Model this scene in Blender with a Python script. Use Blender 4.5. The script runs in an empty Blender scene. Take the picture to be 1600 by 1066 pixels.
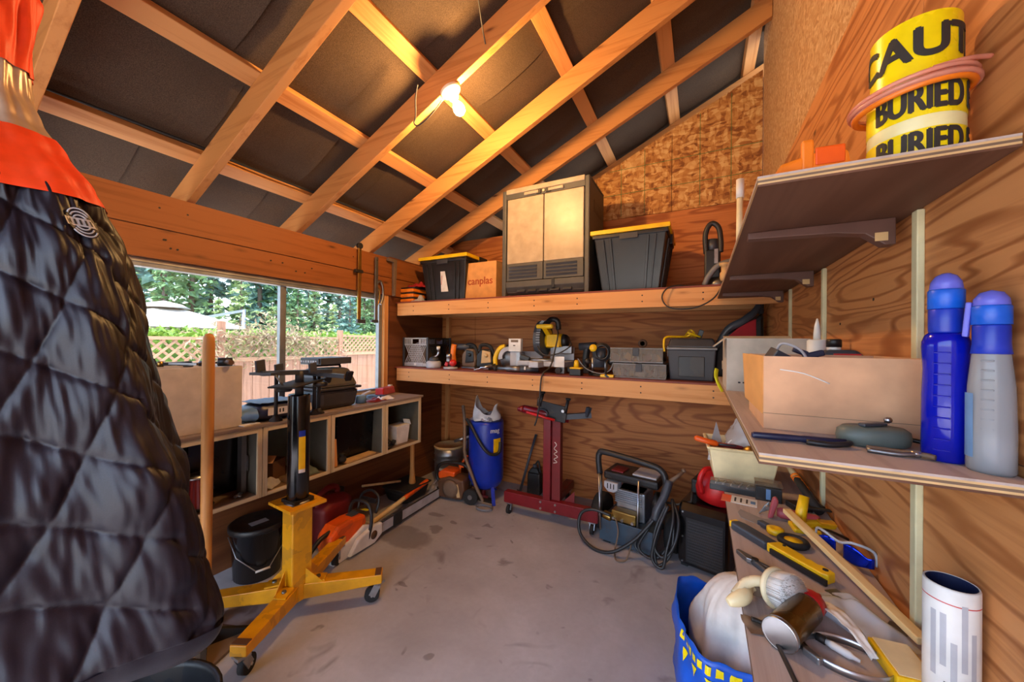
import bpy, bmesh, math, random
from mathutils import Matrix, Vector, Euler, noise
random.seed(7)
S = bpy.context.scene
COL = S.collection
PI = math.pi
# ------------------------------------------------------------------ camera
CAMZ = 1.38
def make_camera():
    yaw, pitch, roll = map(math.radians, (27.4, 0.25, 0.6))
    r = Vector((math.cos(yaw), math.sin(yaw), 0)); f = Vector((-math.sin(yaw), math.cos(yaw), 0)); u = Vector((0, 0, 1))
    f2 = math.cos(pitch)*f + math.sin(pitch)*u
    u2 = -math.sin(pitch)*f + math.cos(pitch)*u
    r3 = math.cos(roll)*r + math.sin(roll)*u2
    u3 = -math.sin(roll)*r + math.cos(roll)*u2
    cd = bpy.data.cameras.new('camera'); cd.sensor_width = 36; cd.lens = 570/1600*36
    cd.clip_start = .01; cd.clip_end = 300
    c = bpy.data.objects.new('camera', cd); COL.objects.link(c)
    b = -f2
    c.matrix_world = Matrix(((r3.x, u3.x, b.x, 0), (r3.y, u3.y, b.y, 0), (r3.z, u3.z, b.z, CAMZ), (0, 0, 0, 1)))
    S.camera = c
make_camera()
# ------------------------------------------------------------------ sky, sun, exposure
SUN_EL, SUN_AZ = 68, 152         # high sun from the front right: lights the drive before the open door, rakes the fence
W = bpy.data.worlds.new('world'); S.world = W; W.use_nodes = True
wn = W.node_tree; wn.nodes.clear()
sky = wn.nodes.new('ShaderNodeTexSky'); sky.sky_type = 'NISHITA'; sky.sun_disc = False
sky.sun_elevation = math.radians(SUN_EL); sky.sun_rotation = math.radians(SUN_AZ)
sky.air_density = 1.0; sky.dust_density = 2.5; sky.ozone_density = 1.0
bg = wn.nodes.new('ShaderNodeBackground'); bg.inputs['Strength'].default_value = .30
wo = wn.nodes.new('ShaderNodeOutputWorld')
wn.links.new(sky.outputs[0], bg.inputs[0]); wn.links.new(bg.outputs[0], wo.inputs[0])
sd = bpy.data.lights.new('sun', 'SUN'); sd.energy = 2.6; sd.angle = .01; sd.color = (1, .93, .82)
so = bpy.data.objects.new('sun', sd); COL.objects.link(so)
_d = Vector((math.sin(math.radians(SUN_AZ))*math.cos(math.radians(SUN_EL)), math.cos(math.radians(SUN_AZ))*math.cos(math.radians(SUN_EL)), math.sin(math.radians(SUN_EL))))
so.rotation_euler = (-_d).to_track_quat('-Z', 'Y').to_euler(); so.location = (8, 6, 9)
S.view_settings.view_transform = 'Standard'; S.view_settings.look = 'None'
S.view_settings.gamma = 1; S.view_settings.use_curve_mapping = False
S.view_settings.exposure = 2.1
BULB = 400.0
# ------------------------------------------------------------------ colour + materials
def C(h):
    h = h.lstrip('#')
    return tuple(((c/12.92) if c <= .04045 else ((c+.055)/1.055)**2.4) for c in (int(h[i:i+2], 16)/255 for i in (0, 2, 4)))
class NT:
    def __init__(s, name):
        s.m = bpy.data.materials.new(name); s.m.use_nodes = True; s.t = s.m.node_tree; s.t.nodes.clear()
        s.out = s.n('ShaderNodeOutputMaterial'); s.co = s.n('ShaderNodeTexCoord')
    def n(s, k, **kw):
        q = s.t.nodes.new(k)
        for a, v in kw.items(): setattr(q, a, v)
        return q
    def l(s, a, b): s.t.links.new(a, b)
    def mp(s, scale=(1, 1, 1), rot=(0, 0, 0), src=None):
        q = s.n('ShaderNodeMapping'); q.inputs['Scale'].default_value = scale; q.inputs['Rotation'].default_value = rot
        s.l(src or s.co.outputs['Object'], q.inputs[0]); return q.outputs[0]
    def noise(s, v, sc=5, det=3, dis=0, rough=.5):
        q = s.n('ShaderNodeTexNoise'); q.inputs['Scale'].default_value = sc; q.inputs['Detail'].default_value = det
        q.inputs['Distortion'].default_value = dis; q.inputs['Roughness'].default_value = rough
        s.l(v, q.inputs['Vector']); return q.outputs['Fac']
    def vor(s, v, sc=5, out='Color', rnd=1):
        q = s.n('ShaderNodeTexVoronoi'); q.inputs['Scale'].default_value = sc; q.inputs['Randomness'].default_value = rnd
        s.l(v, q.inputs['Vector']); return q.outputs[out]
    def math(s, op, a, b=0.0):
        q = s.n('ShaderNodeMath', operation=op)
        for i, x in ((0, a), (1, b)):
            if isinstance(x, (int, float)): q.inputs[i].default_value = x
            else: s.l(x, q.inputs[i])
        return q.outputs[0]
    def ramp(s, f, st):
        q = s.n('ShaderNodeValToRGB'); e = q.color_ramp.elements
        while len(e) < len(st): e.new(.5)
        for i, (p, c) in enumerate(st): e[i].position = p; e[i].color = (*c, 1)
        s.l(f, q.inputs[0]); return q.outputs[0]
    def mix(s, f, a, b, mode='MIX'):
        q = s.n('ShaderNodeMix', data_type='RGBA', blend_type=mode)
        for i, x in ((0, f), (6, a), (7, b)):
            if isinstance(x, (int, float)): q.inputs[i].default_value = x
            elif isinstance(x, tuple): q.inputs[i].default_value = (*x, 1)
            else: s.l(x, q.inputs[i])
        return q.outputs[2]
    def bsdf(s, col, rough=.5, metal=0, bump=None, bs=.2, bd=.01, spec=.5, coat=0):
        q = s.n('ShaderNodeBsdfPrincipled')
        for nme, x in (('Base Color', col), ('Roughness', rough), ('Metallic', metal)):
            i = q.inputs[nme]
            if isinstance(x, (int, float)): i.default_value = x
            elif isinstance(x, tuple): i.default_value = (*x, 1)
            else: s.l(x, i)
        q.inputs['Specular IOR Level'].default_value = spec; q.inputs['Coat Weight'].default_value = coat
        if bump is not None:
            b = s.n('ShaderNodeBump'); b.inputs['Strength'].default_value = bs; b.inputs['Distance'].default_value = bd
            s.l(bump, b.inputs['Height']); s.l(b.outputs[0], q.inputs['Normal'])
        s.l(q.outputs[0], s.out.inputs[0]); return q
MT = {}
def sc(c, k): return tuple(min(1, max(0, x*k)) for x in c)
def plain(name, col, rough=.5, metal=0, var=.18, vs=14, bump=0, spec=.5, dirt=0, coat=0):
    col = C(col) if isinstance(col, str) else col
    t = NT(name); nf = t.noise(t.mp(), vs, 4)
    c = t.ramp(nf, ((.3, sc(col, 1-var)), (.7, sc(col, 1+var*.6))))
    if dirt:
        d = t.noise(t.mp(), 7, 5, .5); c = t.mix(t.math('MULTIPLY', t.math('GREATER_THAN', d, .55), dirt), c, C('#4a3a2a'))
    rg = t.math('ADD', t.math('MULTIPLY', nf, .2), rough-.1)
    t.bsdf(c, rg, metal, nf if bump else None, bump, .004, spec, coat); MT[name] = t.m; return t.m
def lumber(name, c1, c2, c3, ax=0, knots=1, rough=.6):
    t = NT(name); s = [28, 28, 28]; s[ax] = 1.3
    v = t.mp(tuple(s)); a = t.noise(v, 1.0, 5, .35, .6)
    s2 = [3, 3, 3]; s2[ax] = .35
    b = t.noise(t.mp(tuple(s2)), 1.3, 3)
    c = t.ramp(a, ((.28, C(c2)), (.5, C(c1)), (.75, C(c1))))
    c = t.mix(t.math('MULTIPLY', b, .55), c, C(c2))
    if knots:
        s3 = [9, 9, 9]; s3[ax] = 2.6
        d = t.vor(t.mp(tuple(s3)), 1.0, 'Distance')
        k = t.ramp(d, ((.04, (1, 1, 1)), (.10, (.25, .25, .25)), (.16, (0, 0, 0))))
        c = t.mix(k, c, C(c3))
    t.bsdf(c, rough, 0, a, .18, .003, .35); MT[name] = t.m
def plyfig(name, c1, c2, c3, ax=0, fq=9, rough=.6, sz=1.0):
    # rotary-cut veneer: contour lines of a stretched height field
    t = NT(name); s = [2.6*sz]*3; s[ax] = .34*sz
    h = t.noise(t.mp(tuple(s)), 1.0, 3.0, .35, .5)
    w = t.math('SINE', t.math('MULTIPLY', h, fq*6.283))
    w = t.math('ADD', t.math('MULTIPLY', w, .5), .5)
    s2 = [70, 70, 70]; s2[ax] = 2.0
    g = t.noise(t.mp(tuple(s2)), 1.0, 3)
    c = t.ramp(w, ((.0, C(c2)), (.38, C(c1)), (1, C(c1))))
    c = t.mix(t.math('MULTIPLY', g, .5), c, C(c3))
    c = t.mix(t.ramp(g, ((.5, (0, 0, 0)), (.72, (.55, .55, .55)))), c, C(c2))
    b = t.noise(t.mp(tuple(x*.8 for x in s)), 1.5, 3)
    c = t.mix(t.ramp(b, ((.45, (0, 0, 0)), (.8, (.6, .6, .6)))), c, C(c3))
    s4 = [5, 5, 5]; s4[ax] = 2.2
    d = t.vor(t.mp(tuple(s4)), 1.0, 'Distance')
    c = t.mix(t.ramp(d, ((.035, (1, 1, 1)), (.075, (0, 0, 0)))), c, C('#3a1c0c'))
    t.bsdf(c, rough, 0, w, .05, .002, .35); MT[name] = t.m
def osb(name, cols, s=22, an=(1, 1, 2.6)):
    t = NT(name)
    nz = t.n('ShaderNodeTexNoise'); nz.inputs['Scale'].default_value = 6; t.l(t.co.outputs['Object'], nz.inputs['Vector'])
    mx = t.mix(.09, t.co.outputs['Object'], nz.outputs['Color'])
    a = t.vor(t.mp(an, (.2, .5, .2), mx), s); b = t.vor(t.mp((an[2], an[1], an[0]), (.9, .3, -.6), mx), s*.9)
    sa = t.n('ShaderNodeSeparateColor'); t.l(a, sa.inputs[0]); sb = t.n('ShaderNodeSeparateColor'); t.l(b, sb.inputs[0])
    f = t.math('ADD', t.math('MULTIPLY', sa.outputs[0], .55), t.math('MULTIPLY', sb.outputs[1], .45))
    c = t.ramp(f, ((.12, C(cols[0])), (.38, C(cols[1])), (.62, C(cols[2])), (.9, C(cols[3]))))
    t.bsdf(c, .6, 0, f, .2, .004, .35); MT[name] = t.m
lumber('pine', '#d9a066', '#b5763c', '#6b3a18', 0)
lumber('pine_y', '#d3985c', '#ab6c35', '#6b3a18', 1)
lumber('pine_z', '#dca468', '#b5763c', '#6b3a18', 2)
lumber('rafter', '#c98a4c', '#a3652e', '#5d3015', 0)
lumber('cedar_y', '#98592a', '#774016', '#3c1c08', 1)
lumber('palewood_y', '#cdbb9b', '#a88f68', '#7a5d3a', 1)
lumber('palewood_z', '#cdbb9b', '#a88f68', '#7a5d3a', 2)
lumber('fence_z', '#a07860', '#80583f', '#5b3826', 2, 0)
lumber('lattice', '#b08a6c', '#8d684a', '#6a4a34', 1, 0)
lumber('handle', '#c98f4f', '#a96d30', '#7a4a1c', 2, 0, .45)
lumber('dowel', '#e6cc96', '#cfa868', '#a57c44', 0, 0)
lumber('shelfwood', '#b8aaa3', '#94857d', '#6a5a52', 1, 0)
lumber('greyplank', '#8d7c70', '#6a5a50', '#4c3d34', 1)
lumber('barkpine', '#6a5a4c', '#4c3f34', '#33291f', 2, 0)
plyfig('ply_back', '#c47c44', '#8a4a22', '#a8622c', 0, 14, .6, 1.2)
plyfig('ply_right', '#c98a54', '#8c4f26', '#b37440', 1, 18, .6, 1.5)
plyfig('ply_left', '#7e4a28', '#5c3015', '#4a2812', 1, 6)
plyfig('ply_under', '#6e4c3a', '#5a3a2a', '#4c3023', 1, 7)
osb('osb', ('#7d4a20', '#a86f35', '#bd8a4c', '#d3aa6e'))
osb('particle', ('#a2794f', '#b58c5f', '#bf9a70', '#cfae86'), 70, (1, 1, 1.5))
def m_concrete():
    t = NT('concrete'); v = t.mp()
    a = t.noise(v, 1.6, 6, .2, .6); b = t.noise(v, 40, 4); d = t.noise(v, 4.2, 3, .8); e = t.noise(t.mp((1, 1, 1)), 9, 2, .3)
    c = t.ramp(a, ((.3, C('#959294')), (.55, C('#aeacb0')), (.75, C('#c0bfc4'))))
    c = t.mix(t.math('MULTIPLY', b, .35), c, C('#8a8684'))
    c = t.mix(t.ramp(d, ((.62, (0, 0, 0)), (.72, (.55, .55, .55)))), c, C('#5a5350'))
    c = t.mix(t.ramp(e, ((.70, (0, 0, 0)), (.76, (.6, .6, .6)))), c, C('#4c4442'))
    wv = t.n('ShaderNodeTexNoise'); wv.inputs['Scale'].default_value = 9; t.l(v, wv.inputs['Vector'])
    wp = t.mix(.13, t.co.outputs['Object'], wv.outputs['Color'])
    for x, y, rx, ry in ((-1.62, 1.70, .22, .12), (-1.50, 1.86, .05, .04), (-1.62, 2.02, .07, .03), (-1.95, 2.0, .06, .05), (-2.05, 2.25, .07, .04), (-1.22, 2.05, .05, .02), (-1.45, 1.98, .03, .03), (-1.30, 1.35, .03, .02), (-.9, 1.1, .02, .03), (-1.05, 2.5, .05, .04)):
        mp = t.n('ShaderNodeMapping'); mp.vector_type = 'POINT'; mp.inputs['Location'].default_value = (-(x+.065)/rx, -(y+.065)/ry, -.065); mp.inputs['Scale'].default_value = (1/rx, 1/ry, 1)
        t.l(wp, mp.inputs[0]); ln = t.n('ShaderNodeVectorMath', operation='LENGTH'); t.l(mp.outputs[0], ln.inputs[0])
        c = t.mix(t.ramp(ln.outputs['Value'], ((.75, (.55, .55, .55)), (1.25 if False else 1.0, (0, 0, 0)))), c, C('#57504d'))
    r = t.math('ADD', t.math('MULTIPLY', a, .3), .42)
    t.bsdf(c, r, 0, b, .12, .004, .4); MT['concrete'] = t.m
m_concrete()
def m_felt():
    t = NT('felt'); v = t.mp(); a = t.noise(v, 300, 3); b = t.noise(v, 2.2, 4); d = t.vor(v, 45, 'Distance')
    c = t.ramp(a, ((.32, C('#3b2e24')), (.5, C('#4f3f31')), (.7, C('#5f4d3c'))))
    c = t.mix(t.ramp(b, ((.35, (0, 0, 0)), (.7, (.6, .6, .6)))), c, C('#3c2f25'))
    c = t.mix(t.ramp(d, ((.05, (.5, .5, .5)), (.12, (0, 0, 0)))), c, C('#231c18'))
    t.bsdf(c, .85, 0, a, .3, .003, .2); MT['felt'] = t.m
m_felt()
def m_glass(name, tint=(1, 1, 1), gl=.06, rough=.02):
    t = NT(name); a = t.n('ShaderNodeBsdfTransparent'); a.inputs[0].default_value = (*tint, 1)
    g = t.n('ShaderNodeBsdfGlossy'); g.inputs['Roughness'].default_value = rough
    mx = t.n('ShaderNodeMixShader'); mx.inputs[0].default_value = gl
    t.l(a.outputs[0], mx.inputs[1]); t.l(g.outputs[0], mx.inputs[2]); t.l(mx.outputs[0], t.out.inputs[0]); MT[name] = t.m
m_glass('pane', (.93, .95, .96), .04); 
def m_poly(name, col, tr=.5, rough=.25):       # tinted translucent plastic
    t = NT(name); q = t.bsdf(C(col), rough); a = t.n('ShaderNodeBsdfTransparent'); a.inputs[0].default_value = (*sc(C(col), 1.5), 1)
    mx = t.n('ShaderNodeMixShader'); mx.inputs[0].default_value = tr
    t.l(q.outputs[0], mx.inputs[1]); t.l(a.outputs[0], mx.inputs[2]); t.l(mx.outputs[0], t.out.inputs[0]); MT[name] = t.m
m_poly('clear_plastic', '#b8b2ac', .8, .08); m_poly('poly_bag', '#c6c6ca', .55, .14); m_poly('poly_white', '#d0d6de', .3, .15); m_poly('blue_liquid', '#0614a4', .10, .12); m_poly('frost', '#a9aeb4', .5, .15); m_poly('violet_cap', '#6f74e0', .25, .3); m_poly('pink_tube', '#e0a08a', .35, .25)
def m_emit(name, col, st):
    t = NT(name); e = t.n('ShaderNodeEmission'); e.inputs[0].default_value = (*col, 1); e.inputs[1].default_value = st
    t.l(e.outputs[0], t.out.inputs[0]); MT[name] = t.m
m_emit('bulb', (1, .56, .20), BULB)
for a in (('black', '#17171a', .45), ('blackgloss', '#0b0b0e', .2), ('darkgrey', '#34343a', .55), ('grey', '#77787c', .5), ('lightgrey', '#aaaab0', .5),
          ('white', '#d8d6d2', .5), ('ivory', '#d9cba6', .45), ('cream', '#e2d0a2', .4), ('boxwhite', '#c4b8aa', .6), ('cubbygrey', '#5b5a50', .6), ('totegrey', '#1b1b1d', .34), ('yellow', '#e8b90c', .42), ('paintyellow', '#dc9a08', .4),
          ('saworange', '#e2570f', .4), ('orange', '#e87c1a', .4), ('red', '#c01a1c', .38), ('stand_red', '#720d18', .35), ('darkred', '#6f1216', .55), ('pinkred', '#a84850', .5),
          ('blue', '#1130a6', .36), ('bagblue', '#0d55c4', .35), ('navy', '#1b2140', .4), ('green', '#3c6a34', .5), ('greygreen', '#59645f', .5),
          ('card', '#d0a07a', .7), ('cardorange', '#c98d4e', .7), ('cardgrey', '#b4a898', .75), ('paper', '#dcd9d4', .7), ('brown', '#5a3a22', .6),
          ('rubber', '#1c1b1c', .75), ('tan', '#c9a673', .6), ('resin_dark', '#4b4844', .55), ('resin_tan', '#aa977e', .38), ('cloth', '#a5a3ad', .85),
          ('violetcloth', '#77789a', .85), ('dustyblue', '#5d83ae', .5), ('gunmetal', '#3c4048', .4), ('tray_blue', '#34485a', .5), ('bracket', '#5c3d33', .5),
          ('hose', '#232427', .45), ('cord', '#2a2522', .55), ('batten', '#cfc8a0', .55), ('deckred', '#77331f', .6), ('hivis_yellow', '#e4e020', .6), ('mutebrown', '#6f5a48', .6),
          ('labelwhite', '#d6cfca', .6), ('inkdark', '#2b2725', .7), ('inkbrown', '#9c3f12', .7), ('tapeyellow', '#f0d80c', .28), ('tapewhite', '#e9e2a8', .3),
          ('cloth_red', '#a01822', .8), ('stone', '#8d8986', .8), ('canvas', '#b4aea2', .8), ('magenta', '#8d1c6a', .5), ('gravel', '#8c8880', .9), ('patio', '#d4cec4', .85), ('porcelain', '#e8e0cc', .3)):
    plain(*a, dirt=.25 if a[0] in ('paintyellow', 'saworange', 'black', 'tray_blue', 'ivory') else 0)
for a in (('steel', '#b4b6ba', .3, 1), ('dullsteel', '#8a8a8c', .45, 1), ('iron', '#3a3633', .6, .7), ('bronze', '#7d5c26', .28, .9), ('galv', '#a2a5aa', .4, .9),
          ('alloy', '#9da3ac', .42, .85), ('brass', '#a8874a', .35, 1), ('ovenblack', '#121214', .25, .2), ('window_metal', '#8f9599', .4, .6)):
    plain(*a)
# ------------------------------------------------------------------ mesh builder
def spl(pts, k=6, closed=False):
    P = [Vector(p) for p in pts]; n = len(P); o = []
    rng = range(n if closed else n-1)
    for i in rng:
        g = (lambda j: P[j % n]) if closed else (lambda j: P[min(max(j, 0), n-1)])
        a, b, c, d = g(i-1), g(i), g(i+1), g(i+2)
        for q in range(k):
            t = q/k
            o.append(.5*((2*b)+(c-a)*t+(2*a-5*b+4*c-d)*t*t+(3*b-a-3*c+d)*t**3))
    if not closed: o.append(P[-1])
    return o
class MB:
    def __init__(s): s.v = []; s.f = []; s.sm = []; s.T = None
    def add(s, vs, fs, sm=0):
        o = len(s.v)
        s.v += [(s.T @ Vector(p)) if s.T else Vector(p) for p in vs]
        s.f += [tuple(i+o for i in q) for q in fs]; s.sm += [sm]*len(fs); return s
    def mat(s, loc=(0, 0, 0), rot=(0, 0, 0), scl=(1, 1, 1)):
        s.T = Matrix.LocRotScale(Vector(loc), Euler(rot), Vector(scl)); return s
    def box(s, a, b):
        x0, y0, z0 = a; x1, y1, z1 = b
        return s.add([(x0, y0, z0), (x1, y0, z0), (x1, y1, z0), (x0, y1, z0), (x0, y0, z1), (x1, y0, z1), (x1, y1, z1), (x0, y1, z1)],
                     [(0, 3, 2, 1), (4, 5, 6, 7), (0, 1, 5, 4), (1, 2, 6, 5), (2, 3, 7, 6), (3, 0, 4, 7)])
    def cb(s, c, d, rot=(0, 0, 0)):          # box by centre, size, rotation
        R = Euler(rot).to_matrix(); c = Vector(c); h = [x/2 for x in d]
        vs = [c+R @ Vector((i*h[0], j*h[1], k*h[2])) for k in (-1, 1) for i, j in ((-1, -1), (1, -1), (1, 1), (-1, 1))]
        return s.add(vs, [(0, 3, 2, 1), (4, 5, 6, 7), (0, 1, 5, 4), (1, 2, 6, 5), (2, 3, 7, 6), (3, 0, 4, 7)])
    def beam(s, p, q, w, h, up=(0, 0, 1)):   # rectangular bar from p to q
        p, q = Vector(p), Vector(q); d = (q-p).normalized(); u = Vector(up)
        if abs(d.dot(u)) > .99: u = Vector((0, 1, 0))
        a = d.cross(u).normalized()*w/2; b = a.cross(d).normalized()*h/2
        return s.add([p-a-b, p+a-b, p+a+b, p-a+b, q-a-b, q+a-b, q+a+b, q-a+b], [(0, 3, 2, 1), (4, 5, 6, 7), (0, 1, 5, 4), (1, 2, 6, 5), (2, 3, 7, 6), (3, 0, 4, 7)])
    def taper(s, z0, z1, a, b, c=(0, 0), c2=None):   # frustum of a rectangle; a,b = (w,d) bottom/top
        c2 = c2 or c; vs = []
        for z, (w, d), q in ((z0, a, c), (z1, b, c2)):
            vs += [(q[0]-w/2, q[1]-d/2, z), (q[0]+w/2, q[1]-d/2, z), (q[0]+w/2, q[1]+d/2, z), (q[0]-w/2, q[1]+d/2, z)]
        return s.add(vs, [(0, 3, 2, 1), (4, 5, 6, 7), (0, 1, 5, 4), (1, 2, 6, 5), (2, 3, 7, 6), (3, 0, 4, 7)])
    def cyl(s, p, q, r, r2=None, n=16, cap=1):
        p, q = Vector(p), Vector(q); r2 = r if r2 is None else r2; d = (q-p).normalized()
        a = d.orthogonal().normalized(); b = d.cross(a); vs = []
        for c, R in ((p, r), (q, r2)):
            vs += [c+(a*math.cos(2*PI*i/n)+b*math.sin(2*PI*i/n))*R for i in range(n)]
        s.add(vs, [(i, (i+1) % n, n+(i+1) % n, n+i) for i in range(n)], 1)
        if cap:
            o = len(s.v)-2*n; s.f += [tuple(o+i for i in reversed(range(n))), tuple(o+n+i for i in range(n))]; s.sm += [0, 0]
        return s
    def tube(s, pts, r, n=8, closed=0, k=0, sq=1.0):
        P = spl(pts, k, closed) if k else [Vector(p) for p in pts]; m = len(P); vs = []
        a = None
        for i, p in enumerate(P):
            d = (P[(i+1) % m]-P[i-1]) if closed else (P[min(i+1, m-1)]-P[max(i-1, 0)])
            d = d.normalized() if d.length > 1e-9 else Vector((0, 0, 1))
            a = d.orthogonal().normalized() if a is None else (a-d*a.dot(d)).normalized()
            b = d.cross(a); R = r(i/(m-1)) if callable(r) else r
            vs += [p+(a*math.cos(2*PI*j/n)+b*math.sin(2*PI*j/n)*sq)*R for j in range(n)]
        fs = [(i*n+j, i*n+(j+1) % n, ((i+1) % m)*n+(j+1) % n, ((i+1) % m)*n+j) for i in range(m if closed else m-1) for j in range(n)]
        s.add(vs, fs, 1)
        if not closed:
            o = len(s.v)-m*n; s.f += [tuple(o+i for i in reversed(range(n))), tuple(o+(m-1)*n+i for i in range(n))]; s.sm += [0, 0]
        return s
    def lathe(s, pr, n=24, c=(0, 0, 0), rot=None, sx=1, sy=1, sm=1, cap=1):
        R = Euler(rot).to_matrix() if rot else None; c = Vector(c); vs = []
        for r, z in pr:
            for i in range(n):
                p = Vector((r*math.cos(2*PI*i/n)*sx, r*math.sin(2*PI*i/n)*sy, z)); vs.append(c+(R @ p if R else p))
        m = len(pr)
        s.add(vs, [(i*n+j, i*n+(j+1) % n, (i+1)*n+(j+1) % n, (i+1)*n+j) for i in range(m-1) for j in range(n)], sm)
        o = len(s.v)-m*n
        if cap and pr[0][0] > 1e-4: s.f.append(tuple(o+i for i in reversed(range(n)))); s.sm.append(0)
        if cap and pr[-1][0] > 1e-4: s.f.append(tuple(o+(m-1)*n+i for i in range(n))); s.sm.append(0)
        return s
    def prism(s, poly, a, b, pl='xz'):       # polygon in a plane, extruded a..b along the third axis
        f = {'xz': lambda u, v, w: (u, w, v), 'xy': lambda u, v, w: (u, v, w), 'yz': lambda u, v, w: (w, u, v)}[pl]
        n = len(poly); vs = [f(u, v, a) for u, v in poly]+[f(u, v, b) for u, v in poly]
        return s.add(vs, [tuple(reversed(range(n))), tuple(range(n, 2*n))]+[(i, (i+1) % n, n+(i+1) % n, n+i) for i in range(n)])
    def grid(s, fn, nu, nv, cu=0, sm=1):
        vs = [fn(i/(nu if cu else nu-1), j/(nv-1)) for j in range(nv) for i in range(nu)]
        return s.add(vs, [(j*nu+i, j*nu+(i+1) % nu, (j+1)*nu+(i+1) % nu, (j+1)*nu+i) for j in range(nv-1) for i in range(nu if cu else nu-1)], sm)
    def ball(s, c, r, n=12, m=8):
        r = r if isinstance(r, (tuple, list)) else (r, r, r)
        def fn(u, v):
            t = 2*PI*u; p = PI*(v-.5)*.998
            return (c[0]+r[0]*math.cos(t)*math.cos(p), c[1]+r[1]*math.sin(t)*math.cos(p), c[2]+r[2]*math.sin(p))
        return s.grid(fn, n, m, 1)
    def tris(s, pts): return s.add(pts, [(i, i+1, i+2) for i in range(0, len(pts), 3)])
    def mesh(s, name):
        me = bpy.data.meshes.new(name); me.from_pydata([tuple(p) for p in s.v], [], s.f)
        me.polygons.foreach_set('use_smooth', [bool(x) for x in s.sm]); me.update()
        bm = bmesh.new(); bm.from_mesh(me); bmesh.ops.recalc_face_normals(bm, faces=bm.faces); bm.to_mesh(me); bm.free(); return me
    def build(s, name, mat, par=None, bev=0, solid=0, seg=2):
        o = bpy.data.objects.new(name, s.mesh(name)); COL.objects.link(o)
        o.data.materials.append(MT[mat]); o.parent = par
        if solid: md = o.modifiers.new('solid', 'SOLIDIFY'); md.thickness = solid; md.offset = 0
        if bev:
            md = o.modifiers.new('bevel', 'BEVEL'); md.width = bev; md.segments = seg; md.limit_method = 'ANGLE'; md.angle_limit = math.radians(40)
        return o
def ops(b, L):
    for q in L:
        kw = q[-1] if isinstance(q[-1], dict) else {}; a = q[1:-1] if kw else q[1:]
        getattr(b, q[0])(*a, **kw)
    return b
def pt(par, name, mat, *L, bev=0, solid=0, label=None):
    o = ops(MB(), L).build(name, mat, par, bev, solid)
    if label: o['label'] = label
    return o
def tag(o, label, cat, group=None):
    o['label'] = label; o['category'] = cat
    if group: o['group'] = group
    return o
def thing(name, label, cat, loc=(0, 0, 0), rz=0, group=None, rot=None):
    o = bpy.data.objects.new(name, None); COL.objects.link(o); o.empty_display_size = .05
    o.location = loc; o.rotation_euler = rot or (0, 0, rz); return tag(o, label, cat, group)
def one(name, label, cat, mat, loc, *L, rz=0, rot=None, bev=0, solid=0, group=None):
    o = ops(MB(), L).build(name, mat, None, bev, solid); o.location = loc; o.rotation_euler = rot or (0, 0, rz)
    return tag(o, label, cat, group)
def struct(name):
    o = bpy.data.objects.new(name, None); COL.objects.link(o); o['kind'] = 'structure'; return o
def smesh(name, mat, *L, bev=0):
    o = ops(MB(), L).build(name, mat, None, bev); o['kind'] = 'structure'; return o
def copy_tree(o, par=None):
    c = o.copy(); COL.objects.link(c); c.parent = par
    for k in list(o.children): copy_tree(k, c)
    return c
def text(par, name, s, size, mat, loc, rot, bend=None, sx=1.0, bold=0, align='CENTER'):
    cu = bpy.data.curves.new(name, 'FONT'); cu.body = s; cu.size = size; cu.align_x = align; cu.align_y = 'CENTER'; cu.extrude = .0004
    o = bpy.data.objects.new(name, cu); COL.objects.link(o)
    dg = bpy.context.evaluated_depsgraph_get(); me = bpy.data.meshes.new_from_object(o.evaluated_get(dg))
    bpy.data.objects.remove(o)
    for v in me.vertices: v.co.x *= sx
    if bold:                                  # heavier strokes: shifted copies merged into one print
        b0 = bmesh.new()
        for i, (dx, dy) in enumerate(((-.6, 0), (.6, 0), (0, .5), (0, -.5))):
            m2 = me.copy(); m2.transform(Matrix.Translation((dx*bold, dy*bold, i*.00008))); b0.from_mesh(m2); bpy.data.meshes.remove(m2)
        b0.to_mesh(me); b0.free()
    if bend:                                  # wrap round a cylinder of radius bend, facing -Y
        bm = bmesh.new(); bm.from_mesh(me); [bmesh.ops.bisect_plane(bm, geom=bm.verts[:]+bm.edges[:]+bm.faces[:], plane_co=(q*.0035, 0, 0), plane_no=(1, 0, 0)) for q in range(-60, 61)]; bmesh.ops.triangulate(bm, faces=bm.faces); bm.to_mesh(me); bm.free()
        for v in me.vertices:
            a = v.co.x/bend; R = bend+v.co.z+.0006; v.co = (R*math.sin(a), -R*math.cos(a), v.co.y)
    me.materials.clear(); me.materials.append(MT[mat])
    q = bpy.data.objects.new(name, me); COL.objects.link(q); q.parent = par; q.location = loc; q.rotation_euler = rot; return q
FRONT = (PI/2, 0, 0)                          # text standing upright, read from -Y
def rag(seed, w, d, h, n=26, fold=.03):        # crumpled cloth / film surface
    def fn(u, v):
        x, y = (u-.5)*w, (v-.5)*d
        e = 1-max(abs(u-.5), abs(v-.5))*2
        z = h*(e**.6)*(.6+.5*noise.noise((x*9+seed, y*9, seed)))+fold*noise.noise((x*24, y*24+seed, 3.1))*min(1, e*4+.25)
        return (x+.02*noise.noise((y*15, seed, x*7)), y+.02*noise.noise((x*15, seed+5, y*7)), max(z, .002))
    return ('grid', fn, n, n)
# ================================================================== THE SETTING
XL, XR, YB, YF = -2.52, .39, 3.2, -.8
SL = .46
def rb(x): return 2.145+SL*(x+2.52)            # underside of the rafters
def rt(x): return rb(x)+.155                   # top of the rafters
smesh('floor', 'concrete', ('box', (XL-.15, YF-1.6, -.12), (XR+.1, YB+.1, 0)))
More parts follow.
